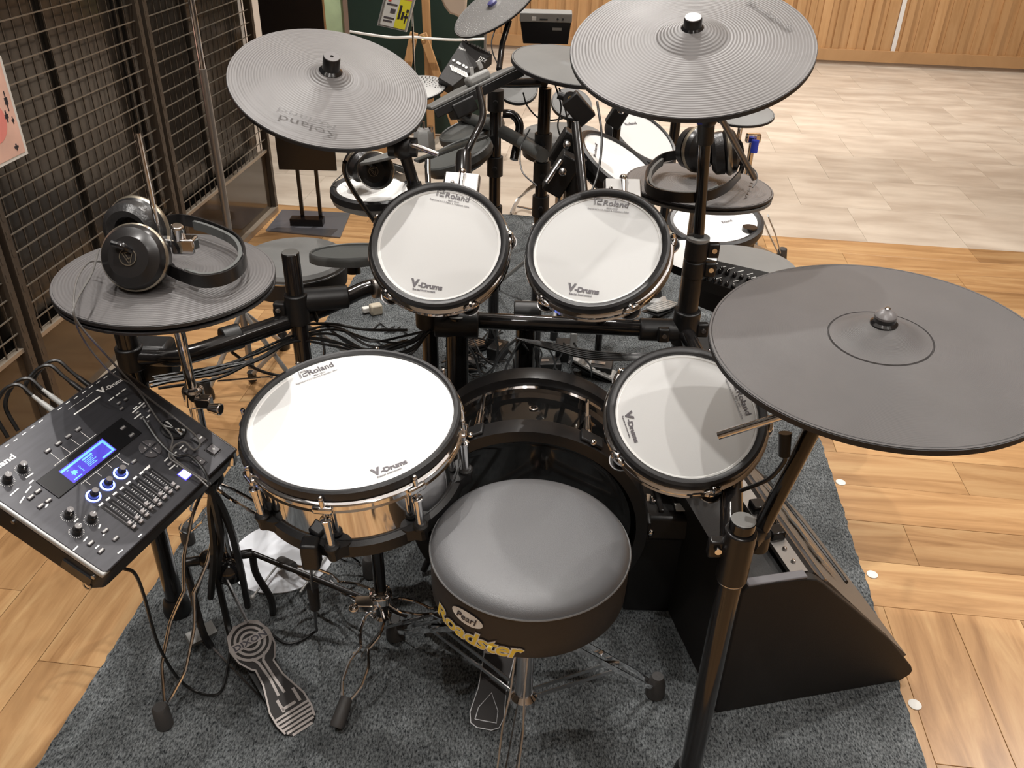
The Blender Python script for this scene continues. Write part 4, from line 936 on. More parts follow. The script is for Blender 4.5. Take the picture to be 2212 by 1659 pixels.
for i, pts in enumerate([[(985, 720, .5), (1020, 760, .40), (1035, 800, .30), (1045, 835, .1)], [(1118, 730, .55), (1085, 760, .40), (1060, 800, .25), (1010, 830, .05)], [(1125, 735, .55), (1095, 790, .3), (1080, 840, .05)], [(975, 730, .5), (1000, 800, .2), (985, 845, .02)], [(1060, 700, .5), (1075, 760, .3), (1050, 840, .02)]]):
    cable([G(*p) for p in pts], .0034, 'black cable hanging in the gap between snare and bass drum, '+['curving right beside snare post', 'sweeping left from middle bar', 'dropping to the pedal', 'falling closest to snare', 'falling beneath left tom'][i])
cable([D(1696, 985, 1.26), D(1692, 1000, 1.27), D(1660, 1035, 1.3), D(1600, 1060, 1.33)], .0035, 'black cable running from ride plug to the front post clamp')
cable([G(745, 350, .96), G(745, 375, .93), G(765, 415, .88), G(810, 480, .8)], .005, 'thick black cable dangling under the left crash pad')
cable([D(1290, 220, 1.95), D(1300, 300, 1.9), D(1290, 380, 1.85), D(1265, 440, 1.82)], .0028, 'thin black cable hanging beneath upper centre crash')
for i, pts in enumerate([[(452, 1045, .52), (468, 1110, .42), (478, 1170, .32), (470, 1240, .18), (490, 1340, .05), (505, 1400, .02)], [(440, 1050, .52), (470, 1080, .46), (500, 1150, .34), (520, 1230, .2), (535, 1310, .06)], [(462, 1040, .52), (455, 1100, .42), (462, 1190, .3), (455, 1290, .12)]]):
    cable([G(*p) for p in pts], .0075, 'thick black cable strapped down the hi-hat stand, '+['middle strand', 'right strand', 'left strand'][i], group='cables down the hi-hat stand')
cable([G(680, 1195, .46), G(672, 1240, .35), G(678, 1290, .25), G(682, 1350, .1), G(680, 1365, .02), G(620, 1390, .015), G(560, 1345, .015)], .003, 'black cable falling from snare socket to the carpet near pedal')
b = MB(); p = G(678, 1290, .25); b.cyl(p+Vector((0, 0, .03)), p-Vector((0, 0, .03)), .012, .010); tag(b.build('cable_plug', M['blackm']), 'black barrel plug hanging on the cable under snare', 'plug')
b = MB(); p = G(672, 1195, .50); b.box(p, (.03, .03, .055)); tag(b.build('socket_box', M['blackm'], bev=.005), 'black jack box hanging below the snare base ring', 'socket')
# ================================================================== HEADPHONES
def headphones(label, c1, n1, c2, n2, band, lead, R=.052, logo=True, zb=.02):
    root = thing('headphones', label, 'headphones', tuple(c1)); Wm = W(root)
    for i, (c, n) in enumerate(((c1, n1), (c2, n2))):
        n = Vector(n).normalized(); X = Wm @ frame(c, n, (1, 0, .2))
        b = MB(); b.lathe([(R*.86, -.010), (R, -.004), (R*1.0, .006), (R*.9, .016), (R*.66, .022), (R*.62, .024), (.002, .025)], X, 40); cup = b.build('ear_cup', M['blacks'], root)
        b = MB(); b.ringlathe([(R*1.0, -.004), (R*1.045, -.001), (R*1.045, .003), (R*1.0, .006)], X, 40); b.build('trim_ring', M['goldring'], cup)
        b = MB(); b.ringlathe([(R*.42, -.012), (R*.5, -.030), (R*.72, -.036), (R*.92, -.028), (R*.95, -.010)], X, 40); b.build('ear_pad', M['earpad'], cup)
        b = MB(); b.lathe([(R*.5, -.016), (R*.5, -.012)], X, 24); b.build('pad_mesh', M['black'], cup)
        if logo and i == 0:
            b = MB(); b.ringlathe([(.0125, .0252), (.0137, .0252), (.0137, .0262), (.0125, .0262)], X, 28)
            for p, q in (((-.008, .007), (.009, .007)), ((-.008, .007), (0, -.010)), ((.009, .007), (.0015, -.0105)), ((-.004, .007), (.001, -.004)), ((-.002, -.002), (.004, -.002))):
                b.strip([X @ Vector((p[0], p[1], .0258)), X @ Vector((q[0], q[1], .0258))], .0012, .0004, X.to_3x3().col[2])
            b.build('round_emblem', M['goldring'], cup)
    pts = smooth([Vector(p) for p in band], 8)
    b = MB(); b.strip([Wm @ p for p in pts], .003, .026, (pts[1]-pts[0]).cross(Vector((0, 0, 1)))) if False else None
    b = MB(); vs = []; fs = []; m = len(pts); up = Vector((0, 0, 1))
    for i, p in enumerate(pts):
        t = (pts[min(i+1, m-1)]-pts[max(i-1, 0)]).normalized(); o_ = t.cross(up).normalized()
        for a, e in ((-.0016, -.011), (.0016, -.011), (.0016, .011), (-.0016, .011)): vs.append(Wm @ (p+o_*a+up*e))
    for i in range(m-1):
        for k in range(4):
            j = (k+1) % 4; fs.append((i*4+k, i*4+j, (i+1)*4+j, (i+1)*4+k))
    fs += [(3, 2, 1, 0), tuple((m-1)*4+k for k in range(4))]; b.add(vs, fs); b.build('outer_band', M['blacks'], root)
    cen = sum(pts, Vector((0, 0, 0)))/m; b = MB(); vs = []; fs = []; pk = pts[m//6:-m//6]; mm_ = len(pk)
    for i, p in enumerate(pk):
        p = cen+(p-cen)*.88; t = (pk[min(i+1, mm_-1)]-pk[max(i-1, 0)]).normalized(); o_ = t.cross(up).normalized()
        for a, e in ((-.003, -.008), (.003, -.008), (.003, .008), (-.003, .008)): vs.append(Wm @ (p+o_*a+up*e))
    for i in range(mm_-1):
        for k in range(4):
            j = (k+1) % 4; fs.append((i*4+k, i*4+j, (i+1)*4+j, (i+1)*4+k))
    fs += [(3, 2, 1, 0), tuple((mm_-1)*4+k for k in range(4))]; b.add(vs, fs); b.build('inner_band_pad', M['padblack'], root)
    for i, (c, n) in enumerate(((c1, n1), (c2, n2))):
        e = Vector(band[0] if i == 0 else band[-1]); n = Vector(n).normalized(); c = Vector(c)
        b = MB(); b.tube([Wm @ p for p in smooth([e, c+n*.016+(e-c)*.55, c+n*.024+Vector((0, 0, .3*R)), c+n*.024+Vector((-.4*R, 0, .45*R))], 5)], [.006]*3+[.0055]*13 if False else .0055, 10); b.build('yoke', M['black'], root)
    if lead: cable(lead, .0016, parent=root, part='lead', m='cable_grey')
    return root
z0 = .892
c1 = G(292, 556, .935); c2 = G(300, 492, .945)
def ml(x, y, h=.012): q = onplane(MI @ T(0, 0, h), x, y); return MI @ T(0, 0, h) @ Vector((q.x, q.y, 0))
tail = [ml(*q) for q in ((300, 868), (340, 905), (372, 945), (365, 985), (385, 1003), (425, 1030), (450, 1052))]
hp = headphones('black closed headphones with round emblem lying on the front hi-hat', c1, (-.02, -.90, .42), c2, (.12, .86, -.1),
           [G(352, 575, z0+.014), G(385, 592, z0+.012), G(440, 608, z0+.012), G(498, 596, z0+.012), G(530, 562, z0+.014), G(515, 520, z0+.014), G(455, 490, z0+.016), G(395, 475, z0+.018), G(350, 480, .93)],
           [G(222, 565, .915), G(190, 568, .91), G(165, 610, .915), G(160, 680, .905), G(185, 740, .84), G(240, 805, .77), tail[0]+Vector((0, 0, .03))]+tail[1:])
cable([G(213, 540, .93), G(198, 590, .93), G(165, 650, .92), G(164, 690, .90), G(225, 762, .82), ml(300, 842, .03), ml(380, 905, .03), ml(430, 950), ml(420, 972), ml(398, 955), ml(375, 965), ml(372, 985), ml(400, 1010), ml(455, 1045)], .0018, 'thin grey headphone lead crossing the module from the hi-hat', m='cable_grey')
cable([ml(310, 905), ml(345, 955), ml(380, 985), ml(410, 985), ml(440, 1015), ml(452, 1050)], .0026, 'black lead lying over the module keys', m='cable')
# ================================================================== MONITOR AMP (right)
ax = Vector((-.22, .976, 0)).normalized(); nx_ = Vector((.976, .22, 0))
Ma = Matrix((nx_, Vector((0, 0, 1)), -ax)).transposed().to_4x4(); Ma.translation = Vector((.432, 1.135, .009))
# local: x across the side (back->front), y up, z towards the camera-side end; body goes to z=-L
amp = thing('monitor_amplifier', 'black wedge monitor amplifier with carbon grille and script name, right of stool', 'amplifier', Ma); L = .50
prof = [(0, .004), (.004, 0), (.425, 0), (.443, .014), (.447, .026), (.440, .040), (.364, .136), (.258, .244), (.165, .335), (.150, .347), (.128, .354), (.067, .358), (.01, .356), (.0, .34)]
b = MB(); b.prism(prof, -.02, 0); b.build('side_panel', M['ampbody'], amp, bev=.006)
b = MB(); b.prism(prof, -L, -L+.02); b.build('side_panel', M['ampbody'], amp, bev=.006)
b = MB(); b.prism([(.004, .004), (.425, .004), (.436, .03), (.150, .322), (.012, .322)], -L+.02, -.02); b.build('cabinet', M['ampbody'], amp)
# baffle frame on the slope
o2 = Vector((.163, .337)); dv = (Vector((.442, .040))-o2).normalized(); nv = Vector((-dv.y, dv.x))
if nv.y < 0: nv = -nv
def slope(u, v, z): q = o2+dv*u+nv*v; return (q.x, q.y, z)
def slab(u0, u1, v0, v1, z0, z1):
    b = MB(); vs = [slope(u, v, z) for u in (u0, u1) for v in (v0, v1) for z in (z0, z1)]
    b.add(vs, [(0, 1, 3, 2), (4, 6, 7, 5), (0, 4, 5, 1), (2, 3, 7, 6), (0, 2, 6, 4), (1, 5, 7, 3)]); return b
slab(.035, .395, -.012, .006, -L+.022, -.022).build('grille', M['grille'], amp)
slab(.024, .032, -.004, .006, -L+.022, -.022).build('grille_trim', M['chrome_dull'], amp)
slab(-.012, .024, -.012, .001, -L+.022, -.022).build('control_bevel', M['amppanel'], amp)
b = MB(); b.box((.125, .346, -L/2), (.034, .010, L-.045)); b.build('control_strip', M['steel'], amp)
b = MB(); b.box((.058, .328, -L/2), (.105, .006, L-.045)); b.build('top_recess', M['blackm'], amp)
b = MB(); b.box((.070, .356, -.011), (.120, .006, .020)); b.build('top_edge', M['amptop'], amp, bev=.003)
for i in range(6):
    b = MB(); z = -.125-i*.040 if i < 3 else -.32-(i-3)*.045; b.box((.126, .359, z), (.030, .020, .030)); b.build('control_knob', M['black'], amp, bev=.003)
for z in (-.05, -.085):
    b = MB(); b.ball((.126, .352, z), .005, n=10); b.build('panel_screw', M['chrome'], amp)
MG = Matrix.Identity(4)
u3 = Vector((0, 0, 1)); tx = Vector((0, 0, 1)); up3 = Vector((-dv.x, -dv.y, 0)); n3 = Vector((nv.x, nv.y, 0))
me = text_mesh('Roland', .035, .35, .9)
xs = [v.co.x for v in me.vertices]; x0, x1 = min(xs), max(xs); cen = Vector(slope(.135, .008, -.095))
for lay_, mm_ in ((0, 'black'), (1, 'goldring')):
    mq = me.copy()
    for v in mq.vertices:
        q = (v.co.x-x0)/(x1-x0); v.co = cen-tx*(.29*q)+up3*(v.co.y*.075)+n3*(.002+.005*lay_)-up3*(.005*(1-lay_))
    mq.materials.clear(); mq.materials.append(M[mm_]); o = bpy.data.objects.new('script_name' if lay_ else 'script_name_backing', mq); COL.objects.link(o); o.parent = amp
b = MB(); pts = [Vector(slope(u, .008, z)) for u, z in ((.20, -.48), (.24, -.40), (.262, -.30), (.272, -.20), (.27, -.16))]; b.tube(smooth(pts, 5), .005, 8); 
b.build('handle_trim', M['blackm'], amp)
# boxy adapter rack behind the amp's back edge
pb = thing('power_box', 'black ribbed box with a small white label leaning behind the amplifier', 'box', (.33, 1.42, .0)); 
b = MB(); b.box((0, .08, .26), (.13, .26, .06), RX(-.12)); b.build('case', M['blackm'], pb, bev=.008)
for i in range(3):
    b = MB(); b.box((-.035+i*.035, .08, .292), (.012, .22, .010), RX(-.12)); b.build('rib', M['blacks'], pb, bev=.003)
b = MB(); b.box((.04, -.02, .299), (.020, .028, .002), RX(-.12)); b.build('label_patch', M['paper'], pb)
b = MB(); b.box((0, .1, .12), (.12, .22, .23)); b.build('plinth_block', M['blackm'], pb, bev=.006)
# ================================================================== PEDALS
def poly_round(pts): return pts
O = G(636, 1545, .022); Tt = G(540, 1385, .095); dy = (Tt-O); Lp = dy.length
Xp = frame(O, dy.cross(Vector((0, 0, 1)).cross(dy)) if False else (Vector((0, 0, 1))-dy.normalized()*dy.normalized().z), (1, 0, 0))
yv = dy.normalized(); zv = (Vector((0, 0, 1))-yv*yv.z).normalized(); xv = yv.cross(zv)
Xp = Matrix((xv, yv, zv)).transposed().to_4x4(); Xp.translation = O
pd = thing('bass_pedal', 'silver patterned pedal plate with ringed target and stripes, left of stool', 'pedal', Xp)
half = [(0, -.042), (.020, -.038), (.035, -.022), (.040, 0), (.040, .03), (.034, .05), (.024, .085), (.022, .12), (.028, Lp-.055), (.042, Lp-.03), (.046, Lp), (.036, Lp+.03), (.012, Lp+.045)]
out = half+[(-x, y) for x, y in reversed(half[1:])]
b = MB(); b.prism(out, -.008, 0); b.build('footboard', M['pedaldark'], pd, bev=.0015)
b = MB()
for sg in (-1, 1): b.strip([Vector((sg*(x-.002), y, .0008)) for x, y in half[2:]], .0035, .001, (0, 0, 1))
b.build('bright_edge', M['pedalsteel'], pd)
b = MB()
for i in range(6):
    y = -.032+i*.0085; w2 = sqrt(max(.0001, .040**2-min(0, y)**2))*.92; b.box((0, y, .0008), (2*w2, .0048, .0012))
b.build('toe_stripes', M['pedalsteel'], pd)
b = MB(); b.box((-.014, .030, .0008), (.006, .028, .0012)); b.box((.0, .022, .0008), (.03, .006, .0012)); b.box((.024, .034, .0008), (.006, .03, .0012)); b.build('toe_bracket_stripes', M['pedalsteel'], pd)
b = MB()
for sg, x0 in ((-1, -.007), (1, .006)): b.strip([Vector((x0, .05, .0008)), Vector((x0*.6, .09, .0008)), Vector((x0*.8-.002, .13, .0008)), Vector((x0*2.2, Lp-.035, .0008))], .0055, .0012, (0, 0, 1))
b.build('long_stripes', M['pedalsteel'], pd)
b = MB()
for r in (.016, .027, .038):
    b.ringlathe([(r, 0), (r+.0055, 0), (r+.0055, .0015), (r, .0015)], T(0, Lp, 0), 40)
b.lathe([(.007, 0), (.007, .0015)], T(0, Lp, 0), 20); b.build('target_rings', M['pedalsteel'], pd)
b = MB(); b.box((0, Lp, .001), (.088, .018, .0022)); b.build('name_band', M['pedalsteel'], pd)
letter('DIXON', pd, (-.036, Lp-.006), (.036, Lp-.006), .012, 'darkprint', z=.0024, bold=.03, name='name_print')
pW = W(pd)
hL = G(455, 1395, .012); hR = G(590, 1325, .012); tL = G(400, 1215, .19); tR = G(545, 1195, .19)
b = MB(); b.tube([pW @ p for p in smooth([hL, hL+Vector((-.01, 0, .05)), tL+Vector((0, 0, -.06)), tL], 5)], .008, 10); b.build('upright', M['blacks'], pd)
b = MB(); b.tube([pW @ p for p in smooth([hR, hR+Vector((.0, 0, .05)), tR+Vector((0, 0, -.06)), tR], 5)], .008, 10); b.build('upright', M['blacks'], pd)
b = MB(); b.cyl(pW @ tL, pW @ tR, .010); b.ball(pW @ tL.lerp(tR, .35), .022); b.build('axle', M['blacks'], pd)
b = MB(); q = tL.lerp(tR, .45); b.strip([pW @ q, pW @ (Tt+Vector((-.01, .03, .02)))], .018, .003, (1, 0, 0)); b.build('drive_chain', M['chrome_dull'], pd)
b = MB(); b.cyl(pW @ (q+Vector((-.02, 0, -.01))), pW @ (q+Vector((-.05, -.02, -.09))), .003); b.cyl(pW @ q, pW @ (q+Vector((.02, 0, -.08))), .0035); b.build('spring_rod', M['chrome_dull'], pd)
b = MB(); b.box((.0, Lp*.5, -.018), (.06, Lp+.04, .004)); b.build('base_plate', M['blackm'], pd)
b = MB(); b.strip([pW @ G(455, 1395, .015), pW @ G(600, 1545, .012)], .004, .004, (0, 0, 1)); b.build('frame_wire', M['chrome_dull'], pd)
b = MB(); b.box(pW @ G(435, 1370, .02), (.06, .03, .02)); b.build('anchor_block', M['greyplastic'], pd)
sh0 = tR; sh1 = G(880, 1330, .10)
b = MB(); b.cyl(pW @ sh0, pW @ sh1, .006); b.build('link_shaft', M['blacks'], pd)
# kick pedal, black
O = G(1052, 1545, .020); Tt = G(1085, 1385, .075); dy = Tt-O; Lp = dy.length; yv = dy.normalized(); zv = (Vector((0, 0, 1))-yv*yv.z).normalized(); xv = yv.cross(zv)
Xp = Matrix((xv, yv, zv)).transposed().to_4x4(); Xp.translation = O
kp = thing('bass_pedal', 'black pedal plate with pale lettering and outline, under the stool', 'pedal', Xp)
half = [(.014, -.028), (.030, -.020), (.036, .0), (.030, .05), (.033, .12), (.040, Lp), (.036, Lp+.03)]
out = half+[(-x, y) for x, y in reversed(half)]
b = MB(); b.prism(out, -.008, 0); b.build('footboard', M['pedaldark'], kp, bev=.0015)
b = MB()
for sg in (-1, 1): b.strip([Vector((sg*(x-.001), y, .0008)) for x, y in half], .002, .001, (0, 0, 1))
b.strip([Vector((-.014, -.027, .0008)), Vector((.014, -.027, .0008))], .002, .001, (0, 0, 1)); b.build('bright_edge', M['chrome_dull'], kp)
b = MB(); tri = [Vector((-.022, -.012, .0008)), Vector((.022, -.012, .0008)), Vector((.020, .012, .0008)), Vector((0, .045, .0008)), Vector((-.020, .012, .0008)), Vector((-.022, -.012, .0008))]
b.strip(tri, .002, .001, (0, 0, 1)); b.build('toe_outline', M['chrome_dull'], kp)
letter('DW', kp, (-.034, Lp-.030), (.030, Lp-.030), .028, 'pedalsteel', bold=.05, name='name_print')
letter('The Legend', kp, (-.020, Lp-.075), (.014, Lp-.075), .008, 'greyprint', name='small_print'); letter('In Drums Hardware', kp, (-.024, Lp-.086), (.016, Lp-.086), .005, 'greyprint', name='small_print')
b = MB(); b.box((0, Lp*.45, -.0145), (.05, Lp, .004)); b.build('base_plate', M['blackm'], kp)
# white sheet disc on the carpet
b = MB(); pts = []
for i in range(48):
    a = 2*pi*i/48; pts.append((.126*cos(a), .126*sin(a)))
c_ = G(610, 1200, .012); X = T(c_.x, c_.y, 0); b.prism(pts, .009, .012, X)
o = b.build('round_sheet', M['whitedisc'])
tag(o, 'round pale white sheet lying on the carpet under stand legs', 'mat')
b = MB(); b.cyl(G(648, 1280, .02), G(720, 1180, .02), .003); b.ball(G(545, 1290, .03), .006); b.cyl(G(545, 1290, .03), G(600, 1220, .03), .0025)
tag(b.build('beater_rod', M['silver']), 'thin grey rod with a round tip lying on the white sheet', 'rod')
for i, (a, c, r, mm) in enumerate([((430, 1110, .30), (335, 1235, .03), .009, 'chrome'), ((515, 1115, .28), (700, 1250, .10), .011, 'chrome_dull')]): pass
# ================================================================== REAR KITS
def pad(name, label, c, n, r, head='padwhite', rim='hoop', h=.045, wr=.86, body='blackm', cat='drum pad', group=None, mark=None):
    root = thing(name, label, cat, frame(c, n, (1, 0, 0)), group); ri = r*wr
    b = MB(); b.ringlathe([(ri, -.008), (ri+.001, -.001), ((ri+r)/2, .001), (r-.001, -.003), (r, -.010), (r, -.022), (ri, -.022)], n=64); b.build('rim', M[rim], root)
    b = MB(); b.lathe([(.001, -.0045), (ri+.0015, -.0055)], n=64); b.build('striking_surface', M[head], root)
    b = MB(); b.lathe([(r-.002, -.021), (r-.006, -h*.7), (r*.7, -h), (.01, -h-.002)], n=48); b.build('body', M[body], root)
    b = MB(); b.cyl((0, 0, -h-.03), (0, 0, -h+.004), .018); b.build('mount', M['blackm'], root)
    return root
pad('drum_pad', 'black rubber pad with raised rim, upper of two left of rear posts', (-.156, 2.796, .732), (-.308, -.027, .951), .11, 'padblack', 'padblack', .05, .90, group='black rubber pads of the rear kit')
pad('drum_pad', 'black rubber pad with raised rim, lower of two left of rear posts', (-.185, 2.575, .716), (-.368, -.044, .929), .11, 'padblack', 'padblack', .05, .90, group='black rubber pads of the rear kit')
pad('drum_pad', 'flat black rubber pad peeking out left of the left rack tom', (-.42, 2.047, .614), (-.036, .215, .976), .11, 'padblack', 'padblack', .03, .93, group='black rubber pads of the rear kit')
r1 = pad('drum_pad', 'white mesh pad with dark rim, nearer of the pair behind the right rack tom', (.262, 2.097, .844), (.489, -.148, .859), .13, 'padwhite', 'hoop', .06, .87, group='white mesh pads of the rear kit')
r2 = pad('drum_pad', 'white mesh pad with dark rim, farther of the pair below upper crash', (.405, 2.764, .728), (.438, -.305, .846), .13, 'head', 'hoop', .06, .87, group='white mesh pads of the rear kit')
c = D(1545, 474, 2.55); r3 = pad('drum_pad', 'white mesh pad low under the rear hi-hat, right of the tall pole', c, (-.08, -.16, .98), .142, 'padwhite', 'hoop', .05, .86, group='white mesh pads of the rear kit')
for rt, a, b_ in ((r1, (1287, 340), (1290, 312)), (r2, (1352, 271), (1376, 268)), (r3, (1562, 483), (1583, 478))):
    letter_px('Roland', rt, a, b_, 6, 'greyprint', dz=-.0045, name='name_print', bold=.02)
c = D(806, 405, 2.5); wl_ = pad('drum_pad', 'white pad with grey shell carrying headphones, behind left rack tom', c, (.02, -.03, .99), .125, 'padwhite', 'hoop', .055, .84, body='silver', group='white mesh pads of the rear kit')
c = D(1490, 548, 2.25); pad('drum_pad', 'small white pad half hidden behind the thick right rack post', c, (0, -.2, .97), .075, 'padwhite', 'blackm', .03, .95)
# cymbals of the rear kits
cymbal('cymbal_pad', 'dimpled grey cymbal pad with blue cap, top centre edge', (-.089, 3.016, 1.062), (-.477, -.254, .842), .15, m='perf', bell=.03, bellh=.006, bow=.006, cap='small', edge=.006, group='pads of the rear kits')
yam = [o for o in COL.objects if o.get('label', '').startswith('dimpled')][0]
b = MB(); 
for k in range(12):
    rr2 = .045+k*.0085; nn = int(14+k*4)
    for i in range(nn):
        a = 2*pi*i/nn+k*.2; b.ball((rr2*cos(a), rr2*sin(a), .0062*(1-rr2/.15)+.0008), .0016, n=5)
o = b.build('dimples', M['silver'], yam); o['kind'] = 'stuff'
c = D(893, 190, 2.75); pf = cymbal('cymbal_pad', 'perforated light grey cymbal pad peeking right of the left crash', c, (-.1, -.15, .98), .105, m='silver', bell=.03, bellh=.004, bow=.004, cap=None, edge=.006, group='pads of the rear kits')
b = MB()
for k in range(7):
    rr2 = .035+k*.0095; nn = int(12+k*5)
    for i in range(nn):
        a = 2*pi*i/nn+k*.3
        if sin(a) > -.25: b.lathe([(.0021, 0), (.0021, .0006)], T(rr2*cos(a), rr2*sin(a), .0040*(1-rr2/.11)+.0012), 6)
o = b.build('perforations', M['black'], pf); o['kind'] = 'stuff'
cymbal('cymbal_pad', 'smooth plain grey cymbal pad half hidden left of the upper crash', (.127, 2.333, 1.028), (.117, -.114, .987), .15, m='rubber_grey', bell=.03, bellh=.003, bow=.004, cap=None, edge=.010, group='pads of the rear kits')
c = D(1118, 188, 2.75); cymbal('cymbal_pad', 'grey rounded pad hanging below the plain grey cymbal pad', c, (.05, -.55, .83), .065, m='rubber_grey', bell=.02, bellh=.002, bow=.003, cap=None, edge=.012, group='pads of the rear kits')
c = D(1235, 222, 2.75); cymbal('cymbal_pad', 'grey rounded pad behind the boom clamp, left of upper crash', c, (.1, -.5, .83), .065, m='rubber_grey', bell=.02, bellh=.002, bow=.003, cap=None, edge=.012, group='pads of the rear kits')
rw = [o for o in COL.objects if o.get('label', '').startswith('grey rounded pad behind')]
for o in rw:
    b = MB(); q = o.matrix_world.translation; Wq = W(o); b.cyl(Wq @ (q+Vector((0, .02, -.015))), Wq @ Vector((q.x, q.y+.02, 0)), .010); b.build('stand_post', M['tube'], o)
c = D(1604, 245, 2.9); cr = cymbal('cymbal_pad', 'plain grey cymbal pad on chrome stand, right of the upper crash', c, (-.05, -.12, .98), .105, m='rubber_grey', bell=.03, bellh=.003, bow=.004, cap=None, edge=.008, group='pads of the rear kits')
rh = cymbal('hi_hat_pad', 'dark rear hi-hat pad carrying the second headphones, behind tall pole', (.412, 1.893, .865), (.035, .033, .999), .165, bell=.05, bellh=.006, bow=.007, cap=None, edge=.006, m='rubber', cat='hi-hat')
b = MB(); b.lathe([(.160, -.009), (.165, -.011), (.165, -.017), (.15, -.020), (.01, -.024)], n=80); b.build('bottom_pad', M['rubber_grey'], rh)
letter_px('VH-11', rh, (1612, 432), (1626, 396), 6, 'rim', dz=.003, name='faint_name', z=.0012)
# tilted triangular-looking pad with a grey sensor knob
def edge_on(a, c, deg):
    v = ((a+c)/2-CAM).normalized(); x = (c-a).normalized(); n = x.cross(v).normalized()
    if n.z < 0: n = -n
    return (n*cos(radians(deg))-v*sin(radians(deg))).normalized()
A_, B_, C_ = D(918, 236, 2.25), D(1122, 148, 2.35), D(960, 262, 2.2)
xd = (B_-A_).normalized(); tr_ = thing('cymbal_pad', 'black wedge-shaped cymbal pad seen edge-on with a grey sensor knob', 'cymbal pad', frame((A_+B_)/2+Vector((0, .02, .0)), edge_on(A_, B_, 5), xd), 'pads of the rear kits')
Lh = (B_-A_).length/2
b = MB(); b.prism([(-Lh, -.03), (Lh, -.02), (Lh*.8, .07), (0, .12), (-Lh*.85, .06)], -.006, .004); b.build('plate', M['rubber_grey'], tr_, bev=.003)
b = MB(); b.prism([(-Lh*.97, -.032), (Lh*.96, -.022), (Lh*.7, .05), (-Lh*.7, .05)], -.030, -.006); b.build('underside', M['blackm'], tr_, bev=.002)
b = MB(); b.box((.02, .0, .016), (.07, .035, .026)); b.build('sensor', M['greyplastic'], tr_, bev=.008)
b = MB(); b.box((.0, .0, .040), (.012, .006, .022), RY(.3)); b.box((.045, .0, .040), (.014, .006, .024), RY(-.1)); b.build('wing_nut', M['silver'], tr_, bev=.002)
b = MB(); b.box((-.06, -.01, -.035), (.07, .05, .04)); b.cyl((-.06, 0, -.06), (-.03, 0, -.03), .018); b.build('mount_block', M['blackm'], tr_, bev=.004)
# grey wedge pads over left headphones
A_, B_ = D(775, 352, 2.28), D(905, 322, 2.32)
tr2 = thing('cymbal_pad', 'flat grey pad seen edge-on above the left rear headphones', 'cymbal pad', frame((A_+B_)/2, edge_on(A_, B_, 9), B_-A_), 'pads of the rear kits'); Lh = (B_-A_).length/2
b = MB(); b.prism([(-Lh, -.006), (-Lh*.7, -.022), (0, -.03), (Lh*1.2, -.02), (Lh*1.2, .05), (0, .05), (-Lh*.75, .025)], -.006, .003); b.build('plate', M['rubber_grey'], tr2, bev=.002)
A_, B_ = D(900, 345, 2.4), D(1052, 297, 2.45)
tr3 = thing('cymbal_pad', 'flat dark grey pad edge-on between two black rubber pads', 'cymbal pad', frame((A_+B_)/2, edge_on(A_, B_, 9), B_-A_), 'pads of the rear kits'); Lh = (B_-A_).length/2
b = MB(); b.prism([(-Lh, -.02), (Lh, -.012), (Lh, .01), (0, .045), (-Lh, .04)], -.005, .003); b.build('plate', M['padblack'], tr3, bev=.002)
c = D(916, 296, 2.35); sb = thing('sensor_unit', 'grey sensor block with chrome posts below right edge of left crash', 'sensor', T(*c))
b = MB(); b.lathe([(.030, -.035), (.028, .012), (.022, .02)], n=6); b.build('block', M['greyplastic'], sb)
b = MB()
b.cyl((0, 0, .018), (0, 0, .042), .004); b.build('top_screw', M['chrome'], sb)
for x in (-.018, .018):
    b = MB(); b.cyl((x, 0, .015), (x, 0, .030), .008); b.build('chrome_post', M['chrome'], sb)
# rear racks
def rod(label, pts, r, m='tube', name='stand_post', cat='stand', group=None, clampz=(), foot=None):
    root = thing(name, label, cat, tuple(Vector(pts[0])), group); Wm = W(root)
    b = MB(); b.tube([Wm @ Vector(p) for p in pts], r, 20); b.build('tube', M[m], root)
    for p in clampz:
        p = Vector(p); b = MB(); b.cyl(Wm @ (p-Vector((0, 0, .03))), Wm @ (p+Vector((0, 0, .03))), r+.007); b.build('clamp', M['blackm'], root)
        b = MB(); b.cyl(Wm @ (p+Vector((.0, -r-.005, .0))), Wm @ (p+Vector((0, -r-.022, .0))), .007); b.build('clamp_knob', M['blackm'], root)
    if foot is not None:
        b = MB(); b.lathe([(r+.010, 0), (r+.011, .02), (r+.004, .045)], Wm @ T(*foot), 20); b.build('rubber_foot', M['blackm'], root)
    return root
def vrod(label, px, py0, d, z0, r, m='tube', cl=(), group='black posts of the rear racks', name='stand_post', top=None):
    p = D(px, py0, d); q = Vector((p.x, p.y, z0)); return rod(label, [q, Vector((p.x, p.y, (z0+p.z)/2)), p], r, m, name, 'stand', group, [Vector((p.x, p.y, z)) for z in cl], foot=(p.x, p.y, z0) if z0 < .02 else None), p
_, p1 = vrod('thick black post standing between the two rack toms, rear kit', 1178, 190, 2.32, .009, .0175, cl=(.62, .72, .80))
_, p3 = vrod('thick black post rising behind the left rack tom, rear kit', 1071, 195, 2.55, .009, .018, cl=(.5, .66, .86))
_, p4 = vrod('black post behind the far white pad, below the upper crash', 1460, 262, 3.0, .009, .018, cl=(.5,))
_, p5 = vrod('black post under right end of the rear hi-hat pad', 1620, 490, 2.5, .009, .022)
bm_ = thing('boom_stand', 'thin black pole topped by angled clamp with brass dot, behind right rack tom', 'stand', tuple(D(1262, 405, 1.95))); Wm = W(bm_)
a0, a1 = D(1262, 440, 1.93), D(1244, 268, 2.0)
b = MB(); b.cyl(Wm @ Vector((a0.x, a0.y, .6)), Wm @ a0, .0115); b.cyl(Wm @ a0, Wm @ a1, .0115); b.build('pole', M['tube'], bm_)
